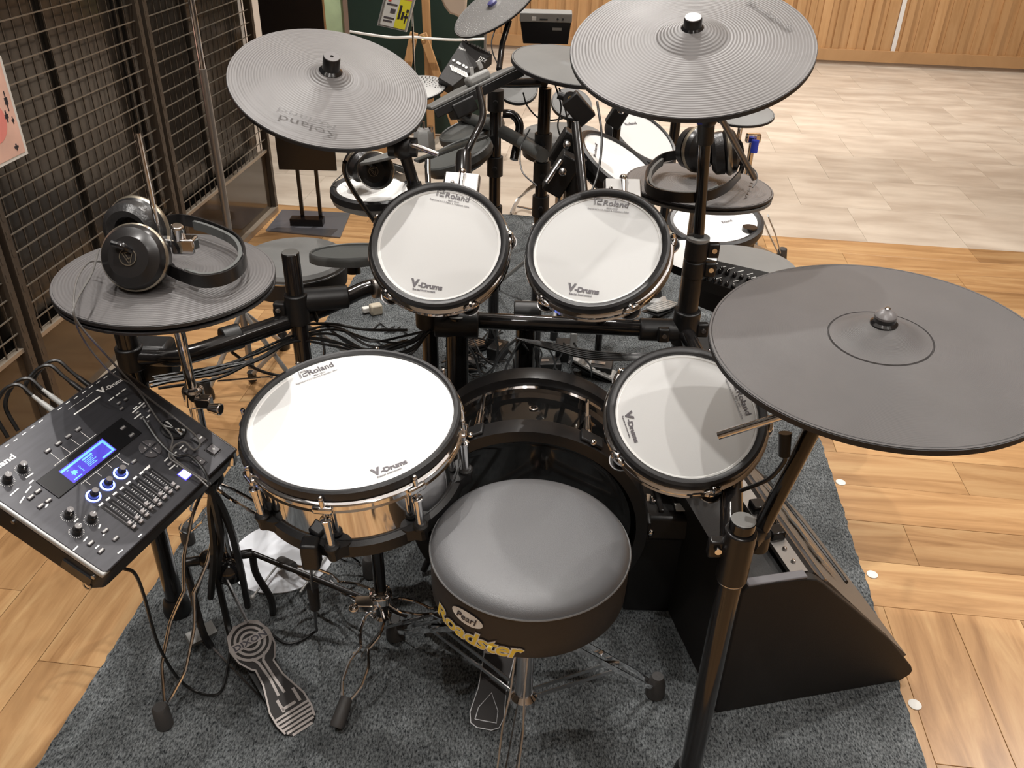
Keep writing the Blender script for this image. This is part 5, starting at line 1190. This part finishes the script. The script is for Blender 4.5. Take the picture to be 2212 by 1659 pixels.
b = MB(); q = Wm @ D(1250, 235, 2.0); b.box((0, 0, 0), (.045, .03, .07), T(*q) @ RY(-.75)); b.build('tilter_block', M['blackm'], bm_, bev=.003)
b = MB(); q0 = D(1205, 205, 2.0); b.cyl(Wm @ q0, Wm @ D(1236, 214, 2.0), .009); b.lathe([(.017, -.014), (.017, .014)], Wm @ frame(D(1232, 214, 2.0), (0, -1, .2)), 20); b.build('swivel', M['blackm'], bm_)
b = MB(); b.lathe([(.0075, .0145), (.0075, .016)], Wm @ frame(D(1232, 214, 2.0), (0, -1, .2)), 16); b.build('brass_dot', M['brass'], bm_)
rod('black bent tube curling down beside rear post above white wall plate', smooth([D(1086, 245, 2.5), D(1108, 248, 2.5), D(1122, 268, 2.5), D(1119, 300, 2.5), D(1110, 345, 2.5)], 5), .0125, name='bent_tube', cat='rack tube')
rod('dark grey rack bar slanting down right between rear posts', [D(1086, 285, 2.5), D(1125, 306, 2.45), D(1172, 336, 2.33)], .019, 'padblack', name='rack_bar', cat='rack bar')
rod('black rack bar crossing above the bent tube toward the rear post', [D(1065, 178, 2.5), D(1120, 180, 2.45), D(1176, 178, 2.35)], .013, name='rack_bar', cat='rack bar')
rod('dark rack bar behind black rubber pads, low at the blackboard', [D(985, 245, 2.9), D(1030, 262, 2.8), D(1068, 270, 2.6)], .019, 'padblack', name='rack_bar', cat='rack bar')
rod('curved black tom arm rising between the black rubber pads', smooth([Vector((D(1000, 400, 2.1).x, D(1000, 400, 2.1).y, .3)), D(1000, 400, 2.1), D(1003, 345, 2.1), D(1018, 308, 2.1), D(1043, 252, 2.15), D(1034, 190, 2.2)], 5), .009, name='tom_arm_tube', cat='rack tube')
rod('black sleeve holding the curved arm above left rack tom', [D(1000, 385, 2.05), D(1001, 345, 2.07), D(1002, 335, 2.08)], .019, name='arm_sleeve', cat='rack tube')
rod('slim chrome stand post between left crash and rack tom', [D(924, 345, 2.3), D(924, 370, 2.3), D(925, 395, 2.3)], .008, 'chrome', name='chrome_post', cat='stand')
for i, (x, y, dd, s_, lb) in enumerate([(1213, 375, 2.05, (.05, .05, .10), 'black clamp block beside the thin boom pole, rear kit'), (1222, 318, 2.1, (.05, .045, .08), 'black clamp block touching the near white pad rim'), (1337, 245, 2.5, (.045, .04, .08), 'black clamp block hanging under upper crash near far white pad')]):
    c = D(x, y, dd); r_ = thing('clamp_block', lb, 'clamp', T(*c)); b = MB(); b.box((0, 0, 0), s_, RY(.5)); b.build('block', M['blackm'], r_, bev=.004)
    b = MB(); b.cyl((0, -.03, .02), (0, -.05, .02), .008); b.ball((0, -.05, .02), .010); b.build('thumb_screw', M['chrome_dull'], r_)
    if i == 2: b = MB(); b.cyl((0, .02, -.02), (0, .02, -c.z), .012); b.build('stand_post', M['tube'], r_)
    if i == 0:
        b = MB(); b.lathe([(.024, -.05), (.024, .055), (.018, .058)], T(.035, 0, -.02), 20); b.build('tube_end', M['blackm'], r_)
rod('silver rod slanting through rear clamp left of the thin boom pole', [D(1180, 394, 2.0), D(1197, 368, 2.0), D(1212, 346, 2.0)], .006, 'chrome_dull', name='l_rod', cat='rod')
# chrome leg standing on the tiles between the toms
lg = thing('chrome_stand', 'bent chrome stand leg on the carpet edge between the two rack toms', 'stand', tuple(G(1110, 465, .02))); Wm = W(lg)
b = MB(); b.strip([Wm @ p for p in smooth([G(1104, 462, .012), G(1122, 428, .06), G(1150, 404, .14), G(1180, 392, .2)], 5)], .03, .006, (1, -.4, 0)); b.build('leg_strut', M['chrome_dull'], lg)
b = MB(); b.strip([Wm @ G(1118, 446, .05), Wm @ G(1180, 458, .05)], .012, .005, (0, 0, 1)); b.build('brace', M['chrome_dull'], lg)
# right chrome stand with rubber foot
st = thing('cymbal_stand', 'chrome stand with blue tape carrying the small grey cymbal pad, right', 'stand', tuple(D(1625, 380, 2.9))); Wm = W(st)
b = MB(); q = cr.matrix_world.translation; b.cyl(Wm @ (q-Vector((0, 0, .12))), Wm @ (q-Vector((0, 0, .012))), .009); b.build('cymbal_rod', M['chrome'], st)
p = D(1628, 292, 2.88); b = MB(); b.cyl(Wm @ p, Wm @ Vector((p.x, p.y, .10)), .011); b.build('post', M['chrome'], st)
b = MB(); b.box(Wm @ (p+Vector((0, 0, -.01))), (.05, .02, .03)); b.build('wing_clamp', M['chrome'], st, bev=.004)
q = D(1630, 316, 2.87); b = MB(); b.cyl(Wm @ (q+Vector((0, 0, .02))), Wm @ (q-Vector((0, 0, .02))), .0125); b.build('blue_tape', M['bluetag'], st)
f_ = G(1687, 558, .02); hb = Vector((p.x, p.y, .33)); b = MB(); d = f_-hb; sd = Vector((-d.y, d.x, 0)).normalized()
for sg in (-1, 1): b.strip([Wm @ (hb+sd*sg*.014), Wm @ (hb+d*.45+sd*sg*.016), Wm @ (hb+d*.95+sd*sg*.006)], .014, .003, sd)
b.build('leg', M['silver'], st)
b = MB()
for k in (-7, 7): b.strip([Wm @ D(1652+k, 466, 2.95), Wm @ D(1668+k, 505, 3.1), Wm @ D(1683+k*.4, 545, 3.27)], .010, .004, (1, 0, .2))
b.build('leg_strut', M['silver'], st)
for ff in (G(1500, 440, .02), p+Vector((.05, .35, .02-p.z))):
    b = MB(); d = ff-hb; sd = Vector((-d.y, d.x, 0)).normalized()
    for sg in (-1, 1): b.strip([Wm @ (hb+sd*sg*.014), Wm @ (hb+d*.95+sd*sg*.006)], .014, .003, sd)
    b.build('leg', M['silver'], st)
b = MB(); b.lathe([(.024, -.019), (.026, -.015), (.018, .045), (.014, .048)], Wm @ T(f_.x, f_.y, f_.z), 18); b.build('rubber_foot', M['feltgrey'], st)
# ---- rear hi-hat post
rod('chrome post under the rear hi-hat pad', [Vector((.412, 1.893, .10)), Vector((.412, 1.893, .5)), Vector((.412, 1.893, .842))], .011, 'chrome_dull', name='hi_hat_post', cat='stand')
# ---- stools
def stool(label, c, r, h=.07, legs=True, foot=.26):
    s = thing('drum_throne', label, 'stool', T(*c)); b = MB(); b.lathe([(.001, .012), (r*.8, .011), (r*.95, .006), (r, -.004), (r, -.012)], n=64); b.build('seat_top', M['rubber_grey'], s)
    b = MB(); b.ringlathe([(r-.004, -.010), (r+.002, -.012), (r+.002, -.016), (r-.004, -.018)], n=64); b.build('piping', M['chrome_dull'], s)
    b = MB(); b.lathe([(r, -.013), (r*.97, -h), (r*.8, -h-.012), (.02, -h-.014)], n=64); b.build('seat_side', M['vinylside'], s)
    b = MB(); b.cyl((0, 0, -h-.012), (0, 0, -c.z+.15), .014); b.build('post', M['chrome_dull'], s)
    for i in range(3):
        a = 2*pi*i/3+.5; f = Vector((foot*cos(a), foot*sin(a), -c.z+.03)); b = MB(); b.cyl((0, 0, -c.z+.30), f, .007); b.build('leg', M['silver'], s)
        b = MB(); b.lathe([(.014, -.020), (.014, .012)], T(*f), 14); b.build('rubber_foot', M['blackm'], s)
    return s
stool('low round black stool behind the front hi-hat pad', D(635, 558, 2.42), .148)
stool('round grey stool seen between rear posts above the rack toms', D(1215, 290, 2.95), .14)
stool('round grey stool behind the little mixer, right of the tall pole', D(1600, 580, 2.30), .155, foot=.12)
# ---- rear sound module with slider marks
Md = frame(D(1004, 136, 2.75), (.05, -.62, .78), (.90, .32, .2))
dx = thing('sound_module', 'small black sound module with white slider row, tilted, below dimpled pad', 'sound module', Md)
q = [onplane(Md, x, y) for x, y in ((999, 86), (1064, 117), (978, 187), (946, 168))]
b = MB(); b.prism([(p.x, p.y) for p in q][::-1], -.05, 0); b.build('case', M['ampbody'], dx, bev=.003)
def dq(x, y): p = onplane(Md, x, y); return p
b = MB()
for i in range(9): p = dq(976+i*4.0, 147+i*2.0); b.box((p.x, p.y, .001), (.0075, .022, .002))
for x, y in ((980, 131), (989, 136), (993, 138), (1001, 142), (1007, 146)): p = dq(x, y); b.lathe([(.005, 0), (.005, .002)], T(p.x, p.y, 0), 10)
o = b.build('slider_marks', M['print'], dx, flat=True); o['kind'] = 'stuff'
b = MB()
for i in range(9): p = dq(1007+i*6.2, 90+i*2.9); b.box((p.x, p.y, .001), (.006, .008, .003))
b.build('rear_jacks', M['silver'], dx)
letter_px('DTX', dx, (1033, 128), (1048, 136), 8, 'print', name='model_print', bold=.03); letter_px('YAMAHA', dx, (990, 105), (1005, 111), 4.5, 'print', name='maker_print', bold=.02)
b = MB(); b.cyl((.0, -.02, -.06), (.02, .06, -.20), .010); b.build('mount_rod', M['blackm'], dx)
# ---- grey backed module at the top
c = D(1178, 62, 3.3); rm = thing('sound_module', 'sound module with pale grey rear edge and black underside, top centre', 'sound module', frame(c, (0, -.97, -.2), (1, 0, 0)))
wm = .098
b = MB(); b.prism([(-wm, .03), (wm, .024), (wm*.93, -.06), (-wm*.86, -.06)], -.03, .0); b.build('underside', M['signblack'], rm, bev=.003)
b = MB(); b.box((0, .045, -.01), (2*wm+.004, .035, .045)); b.build('rear_edge', M['greyplastic'], rm, bev=.004)
b = MB(); b.box((-.045, .042, .0135), (.016, .014, .002)); b.build('usb_socket', M['print'], rm)
b = MB(); b.box((-.008, .040, .0135), (.03, .005, .002)); b.build('slot', M['black'], rm)
for x in (.045, .065):
    b = MB(); b.lathe([(.004, .013), (.004, .015)], T(x, .042, 0), 12); b.build('jack_hole', M['black'], rm)
b = MB(); b.box((.045, 0, .001), (.036, .010, .002)); b.build('rating_label', M['greyplastic'], rm)
b = MB(); b.cyl((0, -.05, -.03), (0, -.10, -.05), .012); b.build('mount_rod', M['tube'], rm)
b = MB(); Wm = W(rm); b.cyl(Wm @ (c+Vector((0, .03, -.05))), Wm @ Vector((c.x, c.y+.03, .0)), .014); b.build('stand_post', M['tube'], rm)
# ---- mixer on a black speaker
Mx_ = frame(D(1575, 592, 1.98), (-.1, -.60, .79), (.96, .15, .2))
mxr = thing('mixer', 'black compact mixer with rows of knobs beside the tall black pole', 'mixer', Mx_)
q = [onplane(Mx_, x, y) for x, y in ((1505, 553), (1662, 588), (1650, 650), (1500, 598))]
b = MB(); b.prism([(p.x, p.y) for p in q][::-1], -.05, 0); b.build('case', M['ampbody'], mxr, bev=.002)
for j, (x0, y0, dxx, dyy, n_) in enumerate(((1528, 603, 14, 4.2, 5), (1555, 588, 15.5, 4.0, 6), (1530, 576, 14, 4, 4))):
    for i in range(n_):
        p = onplane(Mx_, x0+dxx*i, y0+dyy*i); b = MB(); b.lathe([(.005, 0), (.0045, .010), (.004, .011)], T(p.x, p.y, 0), 12); k = b.build('knob', M['black'], mxr)
        b = MB(); b.box((p.x, p.y+.002, .0115), (.001, .004, .001)); b.build('knob_mark', M['print'], k)
b = MB()
for (x, y) in ((1522, 566), (1545, 570), (1562, 577), (1580, 580), (1600, 586), (1620, 592), (1522, 593), (1552, 601), (1590, 607), (1626, 600)):
    p = onplane(Mx_, x, y); b.box((p.x, p.y, .0006), (.014, .0022, .0004))
o = b.build('captions', M['print'], mxr, flat=True); o['kind'] = 'stuff'
c = D(1575, 690, 2.0); sp = thing('speaker_box', 'black speaker box under the mixer, in the ride shadow', 'speaker', T(c.x, c.y+.05, 0))
b = MB(); b.box((.02, 0, .24), (.20, .18, .46)); b.build('cabinet', M['ampbody'], sp, bev=.008)
b = MB(); b.box((.02, -.093, .24), (.17, .006, .40)); b.build('front_cloth', M['blackm'], sp)
# ---- things on the floor between the kits
p = G(812, 672, .02); ad_ = thing('power_adapter', 'beige power adapter block on the carpet below the left rack tom', 'adapter', (p.x, p.y, .009)); b = MB(); b.box((0, 0, .02), (.045, .035, .04), RZ(.5)); b.build('block', M['beige'], ad_, bev=.006)
b = MB(); b.box((-.03, .02, .015), (.03, .022, .02), RZ(.5)); b.build('plug', M['paper'], ad_, bev=.003)
def floor_pedal(label, a, bpt, w, m1, m2, letters=None):
    O = G(a[0], a[1], .02); Tt = G(bpt[0], bpt[1], .07); dy = Tt-O; Lq = dy.length; yv = dy.normalized(); zv = (Vector((0, 0, 1))-yv*yv.z).normalized(); xv = yv.cross(zv)
    X = Matrix((xv, yv, zv)).transposed().to_4x4(); X.translation = O
    r = thing('bass_pedal', label, 'pedal', X); b = MB(); b.prism([(-w, 0), (w, 0), (w*1.15, Lq*.5), (w*.8, Lq), (-w*.8, Lq), (-w*1.15, Lq*.5)], -.008, 0); b.build('footboard', M[m1], r, bev=.002)
    b = MB()
    for i in range(7): b.box((0, Lq*(.1+i*.13), .001), (w*1.7, Lq*.06, .0015))
    b.build('tread_stripes', M[m2], r); b = MB(); b.box((0, Lq*.5, -.016), (w*2.2, Lq*1.1, .004)); b.build('base_plate', M['blackm'], r); return r
floor_pedal('dark pedal with pale tread pattern on the carpet right of kick drum', (1330, 812), (1238, 768), .030, 'greyplastic', 'silver')
floor_pedal('chrome-trimmed dark pedal on the carpet behind the snare', (1045, 735), (985, 745), .035, 'blacks', 'chrome_dull')
floor_pedal('grey pedal lying on the carpet right of the right rack tom', (1452, 650), (1408, 668), .030, 'greyplastic', 'silver')
for i, (x, y, dz, s_, mm, lb) in enumerate([(1235, 790, .06, (.022, .02, .13), 'silver', 'grey upright pedal post beyond the bass drum'), (1215, 775, .04, (.05, .05, .07), 'blackm', 'black pedal block beyond the bass drum'), (1020, 700, .05, (.05, .04, .10), 'steel', 'dark grey upright box below the left rack tom'), (1420, 655, .05, (.07, .06, .02), 'silver', 'grey round-cornered plate on the floor right of right rack tom')]):
    p = G(x, y, .01); r_ = thing('pedal_frame', lb, 'pedal', (p.x, p.y, .009)); b = MB(); b.box((0, 0, s_[2]/2), s_); b.build('frame_block', M[mm], r_, bev=.003)
rr_ = random.Random(4)
for i in range(9):
    x, y = rr_.uniform(960, 1060), rr_.uniform(690, 790); pts = []
    for k in range(5): pts.append(G(x+k*18+rr_.uniform(-6, 6), y+16*sin(k*1.3+i), .013))
    cable(pts, .0026, 'black cable coiled on the carpet between snare and bass drum', group='cables on the floor between the kits')
for i in range(5):
    x, y = rr_.uniform(800, 850), rr_.uniform(700, 750); cable([G(x+k*16, y+[0, 9, -4, 7, 2][(k+i) % 5], .013) for k in range(4)], .0024, 'thin black cable on the carpet below the left rack tom', group='cables on the floor below the left rack tom')
# rear headphones
zb2 = .885
headphones('black headphones lying on the rear hi-hat, behind the tall pole', D(1510, 322, 1.93), (.55, -.82, .15), D(1572, 328, 1.90), (.95, -.1, .2),
           [D(1478, 332, 1.96), D(1430, 342, 1.97), G(1398, 372, zb2+.012), G(1400, 408, zb2+.012), G(1450, 425, zb2+.012), G(1520, 425, zb2+.012), G(1570, 405, zb2+.014), D(1600, 375, 1.9)],
           [D(1605, 350, 1.9), D(1632, 370, 1.88), D(1635, 390, 1.87), D(1625, 405, 1.86)], R=.050, logo=False)
headphones('black headphones with round emblem on the white rear pad, left', D(812, 368, 2.36), (-.1, -.95, .2), D(775, 352, 2.45), (-.7, .6, .3),
           [D(850, 375, 2.4), D(870, 385, 2.5), D(880, 372, 2.6), D(850, 360, 2.66), D(800, 350, 2.6)],
           [D(748, 368, 2.45), D(738, 378, 2.5), D(718, 398, 2.5), D(728, 404, 2.48)], R=.050)
# loose thin cables at the rear
for i, (pts, lb) in enumerate([([D(1130, 200, 2.4), D(1140, 230, 2.4), D(1170, 258, 2.4), D(1215, 256, 2.35), D(1235, 240, 2.2)], 'thin black cable sagging in a curve between rear posts'),
    ([D(1145, 278, 2.4), D(1125, 320, 2.4), D(1128, 370, 2.38), D(1160, 402, 2.35)], 'thin cable looping left of the thick rear post'),
    ([D(1200, 185, 2.2), D(1212, 230, 2.2), D(1205, 270, 2.2), D(1212, 300, 2.2)], 'thin cable hanging just right of the thick rear post'),
    ([D(1208, 190, 2.2), D(1222, 240, 2.2), D(1230, 290, 2.2)], 'thin cable hanging beside the brass-dotted clamp'),
    ([D(1070, 62, 2.7), D(1062, 90, 2.7), D(1065, 115, 2.7), D(1076, 140, 2.7)], 'thin cable dropping from dimpled cymbal pad to the small module')]):
    cable(pts, .0022, lb)
rod('slim black arm holding the dimpled cymbal pad', [D(1100, 45, 2.75), D(1085, 95, 2.75), D(1078, 150, 2.7)], .0095, name='pad_arm', cat='rack tube')
# ================================================================== BACKGROUND PROPS
# tall chrome pole stand by the mesh
pb_ = G(552, 852, .0); cs = thing('pole_stand', 'tall thin chrome pole on a tripod rising in front of mesh wall', 'stand', (pb_.x, pb_.y, 0)); Wm = W(cs)
b = MB(); b.cyl((0, 0, .10), (0, 0, 1.0), .0105); b.build('pole', M['steel'], cs); b = MB(); b.cyl((0, 0, 1.0), (0, 0, 2.0), .0085); b.build('pole', M['chrome'], cs)
for i, f in enumerate((G(448, 850, .02), G(640, 830, .02), Vector((pb_.x+.02, pb_.y+.30, .02)))):
    b = MB(); b.cyl(Vector((0, 0, .30)), Wm @ f, .0075); b.build('leg', M['silver'], cs)
    q = Wm @ f; b = MB(); b.lathe([(.020, -.019), (.022, -.01), (.016, .04), (.010, .05)], T(*q), 16); b.build('rubber_foot', M['blackm'], cs)
b = MB(); b.strip([Wm @ G(470, 824, .06), Wm @ G(590, 814, .06)], .010, .004, (0, 0, 1)); b.build('brace', M['chrome'], cs)
# black sign stand
sg = thing('sign_stand', 'black sign board on two thin legs with a grey base, upper left', 'sign', tuple(G(665, 487, 0)))
Wm = W(sg); Y0 = G(665, 487, 0).y
def sq(x, y, Y=Y0): return Wm @ YP(x, y, Y)
p0, p1_, = sq(598, 300), sq(727, 367)
zt = 1.35; b = MB(); b.box(((p0.x+p1_.x)/2+.0, -.01, (zt+p1_.z)/2), (abs(p1_.x-p0.x)*1.03, .012, zt-p1_.z), Matrix.Rotation(.0, 4, 'X')); b.build('board', M['signblack'], sg, bev=.002)
for x, nm in ((641, 'leg'), (681, 'leg')):
    q = sq(x, 367); b = MB(); b.box((q.x, .012, .5), (.016, .012, 1.0)); b.build(nm, M['signblack'], sg)
b = MB(); b.box((0, 0, .02), (.15, .05, .035)); b.build('leg_socket', M['signblack'], sg)
bp = [Wm @ G(*q) for q in ((610, 455), (757, 462), (735, 515), (574, 500))]
b = MB(); b.prism([(p.x, p.y) for p in bp][::-1], .0, .006); b.build('base_plate', M['signbase'], sg)
# blackboard, easel, rope
Yb = 5.25
zbm = YP(850, 285, Yb).z; x0b, x1b = YP(757, 80, Yb).x, YP(1046, 80, Yb).x
bd = thing('blackboard', 'large dark green board standing behind the wooden easel', 'board', ((x0b+x1b)/2, Yb, 0)); b = MB(); b.box((0, 0, (zbm+1.6)/2), (x1b-x0b, .03, 1.6-zbm)); b.build('green_panel', M['board'], bd)
b = MB(); b.box(((x0b-x1b)/2-.012, -.004, (zbm+1.6)/2), (.026, .045, 1.62-zbm)); b.build('edge_trim', M['frame'], bd); b = MB(); b.box(((x1b-x0b)/2+.006, -.004, (zbm+1.6)/2), (.014, .045, 1.62-zbm)); b.build('edge_trim', M['steel'], bd)
for sgn in (-1, 1):
    b = MB(); b.box((sgn*(x1b-x0b)*.42, .0, zbm/2), (.04, .06, zbm)); b.build('foot', M['frame'], bd)
gp = thing('frosted_panel', 'pale green patterned panel left of the dark green board', 'panel', (YP(728, 40, 5.35).x, 5.35, 0)); wd = YP(752, 40, 5.35).x-YP(704, 40, 5.35).x
b = MB(); b.box((0, 0, .85), (wd, .02, 1.5)); b.build('sheet', M['glassgreen'], gp)
b = MB(); b.box((0, 0, .05), (wd, .12, .10)); b.build('base', M['frame'], gp)
Ye = 5.0
es = thing('easel', 'wooden three-legged easel in front of the dark green board', 'easel', (YP(920, 80, Ye).x, Ye, 0)); Wm = W(es)
def bar(px0, px1, Y0_, Y1_, w, nm, m='easel'):
    a_ = Wm @ YP(px0[0], px0[1], Y0_); c_ = Wm @ YP(px1[0], px1[1], Y1_); b = MB(); b.strip([a_, c_], w, .02, (0, 1, 0)); return b.build(nm, M[m], es, bev=.004)
bar((918, -40), (932, 300), Ye+.05, Ye+.05, .045, 'post')
bar((895, 70), (842, 330), Ye, Ye-.05, .045, 'leg'); bar((913, 72), (1003, 330), Ye, Ye-.05, .045, 'leg')
for x in (893, 914):
    q = Wm @ YP(x, 82, Ye-.02); b = MB(); b.ringlathe([(.010, -.002), (.014, 0), (.010, .002), (.008, 0)], frame(q, (0, -1, 0)), 16); b.build('wire_ring', M['brass'], es)
bar((785, 324), (860, 324), Ye-.2, Ye-.2, .05, 'ledge', 'orangewood')
cable([YP(756, 68, 4.95), YP(800, 75, 4.93), YP(850, 81, 4.93), YP(893, 80, 4.93), YP(925, 83, 4.93), YP(985, 86, 4.93), YP(1046, 84, 4.95)], .007, 'white rope tied across the front of the dark green board', m='rope', name='rope', cat='rope')
# price flyer in an acrylic holder on a bent chrome wire
fc = YP(855, 40, 4.0); fl_ = thing('price_flyer', 'yellow and white price flyer in a clear tilted holder, top', 'flyer', tuple(fc)); Wm = W(fl_)
def FQ(u, v, dz=0):   # u right, v down on the flyer plane
    A = YP(846, -60, 4.05); B = YP(908, -50, 3.9); C2 = YP(817, 55, 4.05); 
    return Wm @ (A+(B-A)*u+(C2-A)*v+Vector((-.3, -.9, .1)).normalized()*dz)
A_ = YP(846, -60, 4.05); B_ = YP(908, -50, 3.9); C_ = YP(817, 55, 4.05)
def fq(nm, m, u0, u1, v0, v1, d0, d1):
    b = MB(); vs = [FQ(u, v, d) for u in (u0, u1) for v in (v0, v1) for d in (d0, d1)]; b.add(vs, [(0, 1, 3, 2), (4, 6, 7, 5), (0, 4, 5, 1), (2, 3, 7, 6), (0, 2, 6, 4), (1, 5, 7, 3)]); return b.build(nm, M[m], fl_)
fq('holder_back', 'silver', 0, 1.0, 0, 1.0, -.006, 0); fq('white_sheet', 'paper', .03, .55, 0, .97, 0, .001); fq('yellow_sheet', 'yellow', .55, .97, .3, .97, 0, .001)
fq('orange_strip', 'pinkdeep', .60, .95, .36, .44, .001, .0015)
for i, (u0, u1, v0, v1, m_) in enumerate([(.60, .68, .55, .80, 'darkprint'), (.72, .80, .66, .80, 'darkprint'), (.85, .93, .60, .66, 'darkprint'), (.82, .95, .72, .76, 'darkprint'), (.86, .90, .68, .86, 'darkprint'), (.12, .5, .80, .83, 'greyprint'), (.12, .45, .86, .89, 'greyprint'), (.12, .5, .55, .58, 'greyprint'), (.14, .25, .46, .52, 'redprint'), (.3, .48, .64, .72, 'greyprint')]):
    fq('flyer_print', m_, u0, u1, v0, v1, .001, .0018)
fq('holder_edge', 'silver', .97, 1.03, 0, 1.0, -.006, .006); fq('holder_edge', 'silver', -.03, .02, 0, 1.0, -.006, .006)
b = MB(); b.tube([Wm @ p for p in smooth([YP(880, 8, 3.98), YP(889, 18, 3.98), YP(891, 40, 3.98), YP(895, 150, 3.98), YP(905, 300, 3.98)], 5)], .0045, 8); b.build('wire_stand', M['chrome'], fl_)
# cream cloth bag edge at the top
cb = thing('cream_bag', 'cream cloth bag edge hanging at the top above the dimpled cymbal pad', 'bag', tuple(YP(980, 0, 4.6))); Wm = W(cb); Yc = 4.6
o_ = [(950, -60), (953, 0), (960, 16), (972, 31), (982, 33), (1000, 44), (1006, 20), (1012, -60)]
b = MB(); f0 = [Wm @ YP(x, y, Yc) for x, y in o_]; f1 = [p+Vector((0, .09, 0)) for p in f0]; n_ = len(o_)
b.add(f0+f1, [tuple(range(n_)), tuple(range(2*n_-1, n_-1, -1))]+[(i, n_+i, n_+(i+1) % n_, (i+1) % n_) for i in range(n_)]); b.build('cloth', M['cream'], cb, bev=.01)
# pink sheet hanging on the mesh
pk_ = thing('paper_notice', 'pink printed notice in a clear sleeve on the mesh, left edge', 'notice', RF @ T(WALL_S+.022, 1.885, .905)); 
b = MB(); b.box((0, 0, 0), (.002, .44, .25)); b.build('sleeve', M['paper'], pk_); b = MB(); b.box((.0015, 0, 0), (.001, .42, .232)); b.build('pink_sheet', M['pink'], pk_)
b = MB(); b.lathe([(.05, .0021), (.05, .0025)], RY(pi/2) @ T(.02, .12, 0), 30); b.build('printed_shape', M['pinkdeep'], pk_)
for i, (y, z, w2, h2) in enumerate([(.19, .02, .012, .05), (.175, -.015, .014, .03), (.195, -.03, .01, .02), (.18, -.095, .016, .018), (.13, .07, .012, .04), (.1, .02, .014, .03)]):
    b = MB(); b.box((.0024, y, z), (.0006, w2, h2*.35)); b.box((.0024, y, z), (.0006, w2*.3, h2)); b.build('brush_mark', M['darkprint'], pk_)
b = MB(); b.tube([(.004, y, z) for y, z in ((.12, .13), (.16, .15), (.18, .20), (.19, .235))], [.01, .02, .018, .012], 8); b.build('curled_corner', M['paper'], pk_)

# dark clutter between snare and bass drum
rr_ = random.Random(21)
for i in range(10):
    x0, y0 = 945+rr_.uniform(0, 60), 735+rr_.uniform(0, 70); za = rr_.uniform(.02, .25)
    cable([G(x0, y0, za), G(x0+25, y0+rr_.uniform(-25, 10), za*.8+.01), G(x0+55, y0+rr_.uniform(-10, 25), za*.5+.01), G(x0+rr_.uniform(60, 110), y0+rr_.uniform(0, 35), .014)], .0032, 'black cable tangled on the floor behind the snare', group='cables tangled behind the snare')
for i in range(6):
    x0 = 1130+i*22; cable([G(x0, 742, .54), G(x0+18, 765+rr_.uniform(-5, 10), .40), G(x0+rr_.uniform(0, 40), 792, .2), G(x0+rr_.uniform(-10, 40), 815, .02)], .0026, 'thin black cable hanging below the middle rack bar', group='cables hanging below the middle bar')
for i, (x, y, s_, rz, lb) in enumerate([(1000, 790, (.11, .07, .035), .3, 'flat black box on the carpet behind the snare'), (1075, 765, (.05, .08, .05), -.4, 'small black block on the carpet behind the bass drum'), (1160, 790, (.16, .05, .03), .1, 'black pedal base bar on the carpet behind the bass drum'), (1290, 800, (.10, .06, .04), -.2, 'black block under the striped rear pedal')]):
    p = G(x, y, .02); o = thing('floor_box', lb, 'box', (p.x, p.y, .009)); b = MB(); b.box((0, 0, s_[2]/2), s_, RZ(rz)); b.build('case', M['blackm'], o, bev=.004)
    b = MB(); b.box((0, 0, s_[2]+.001), (s_[0]*.5, s_[1]*.3, .002), RZ(rz)); b.build('top_plate', M['chrome_dull'], o)
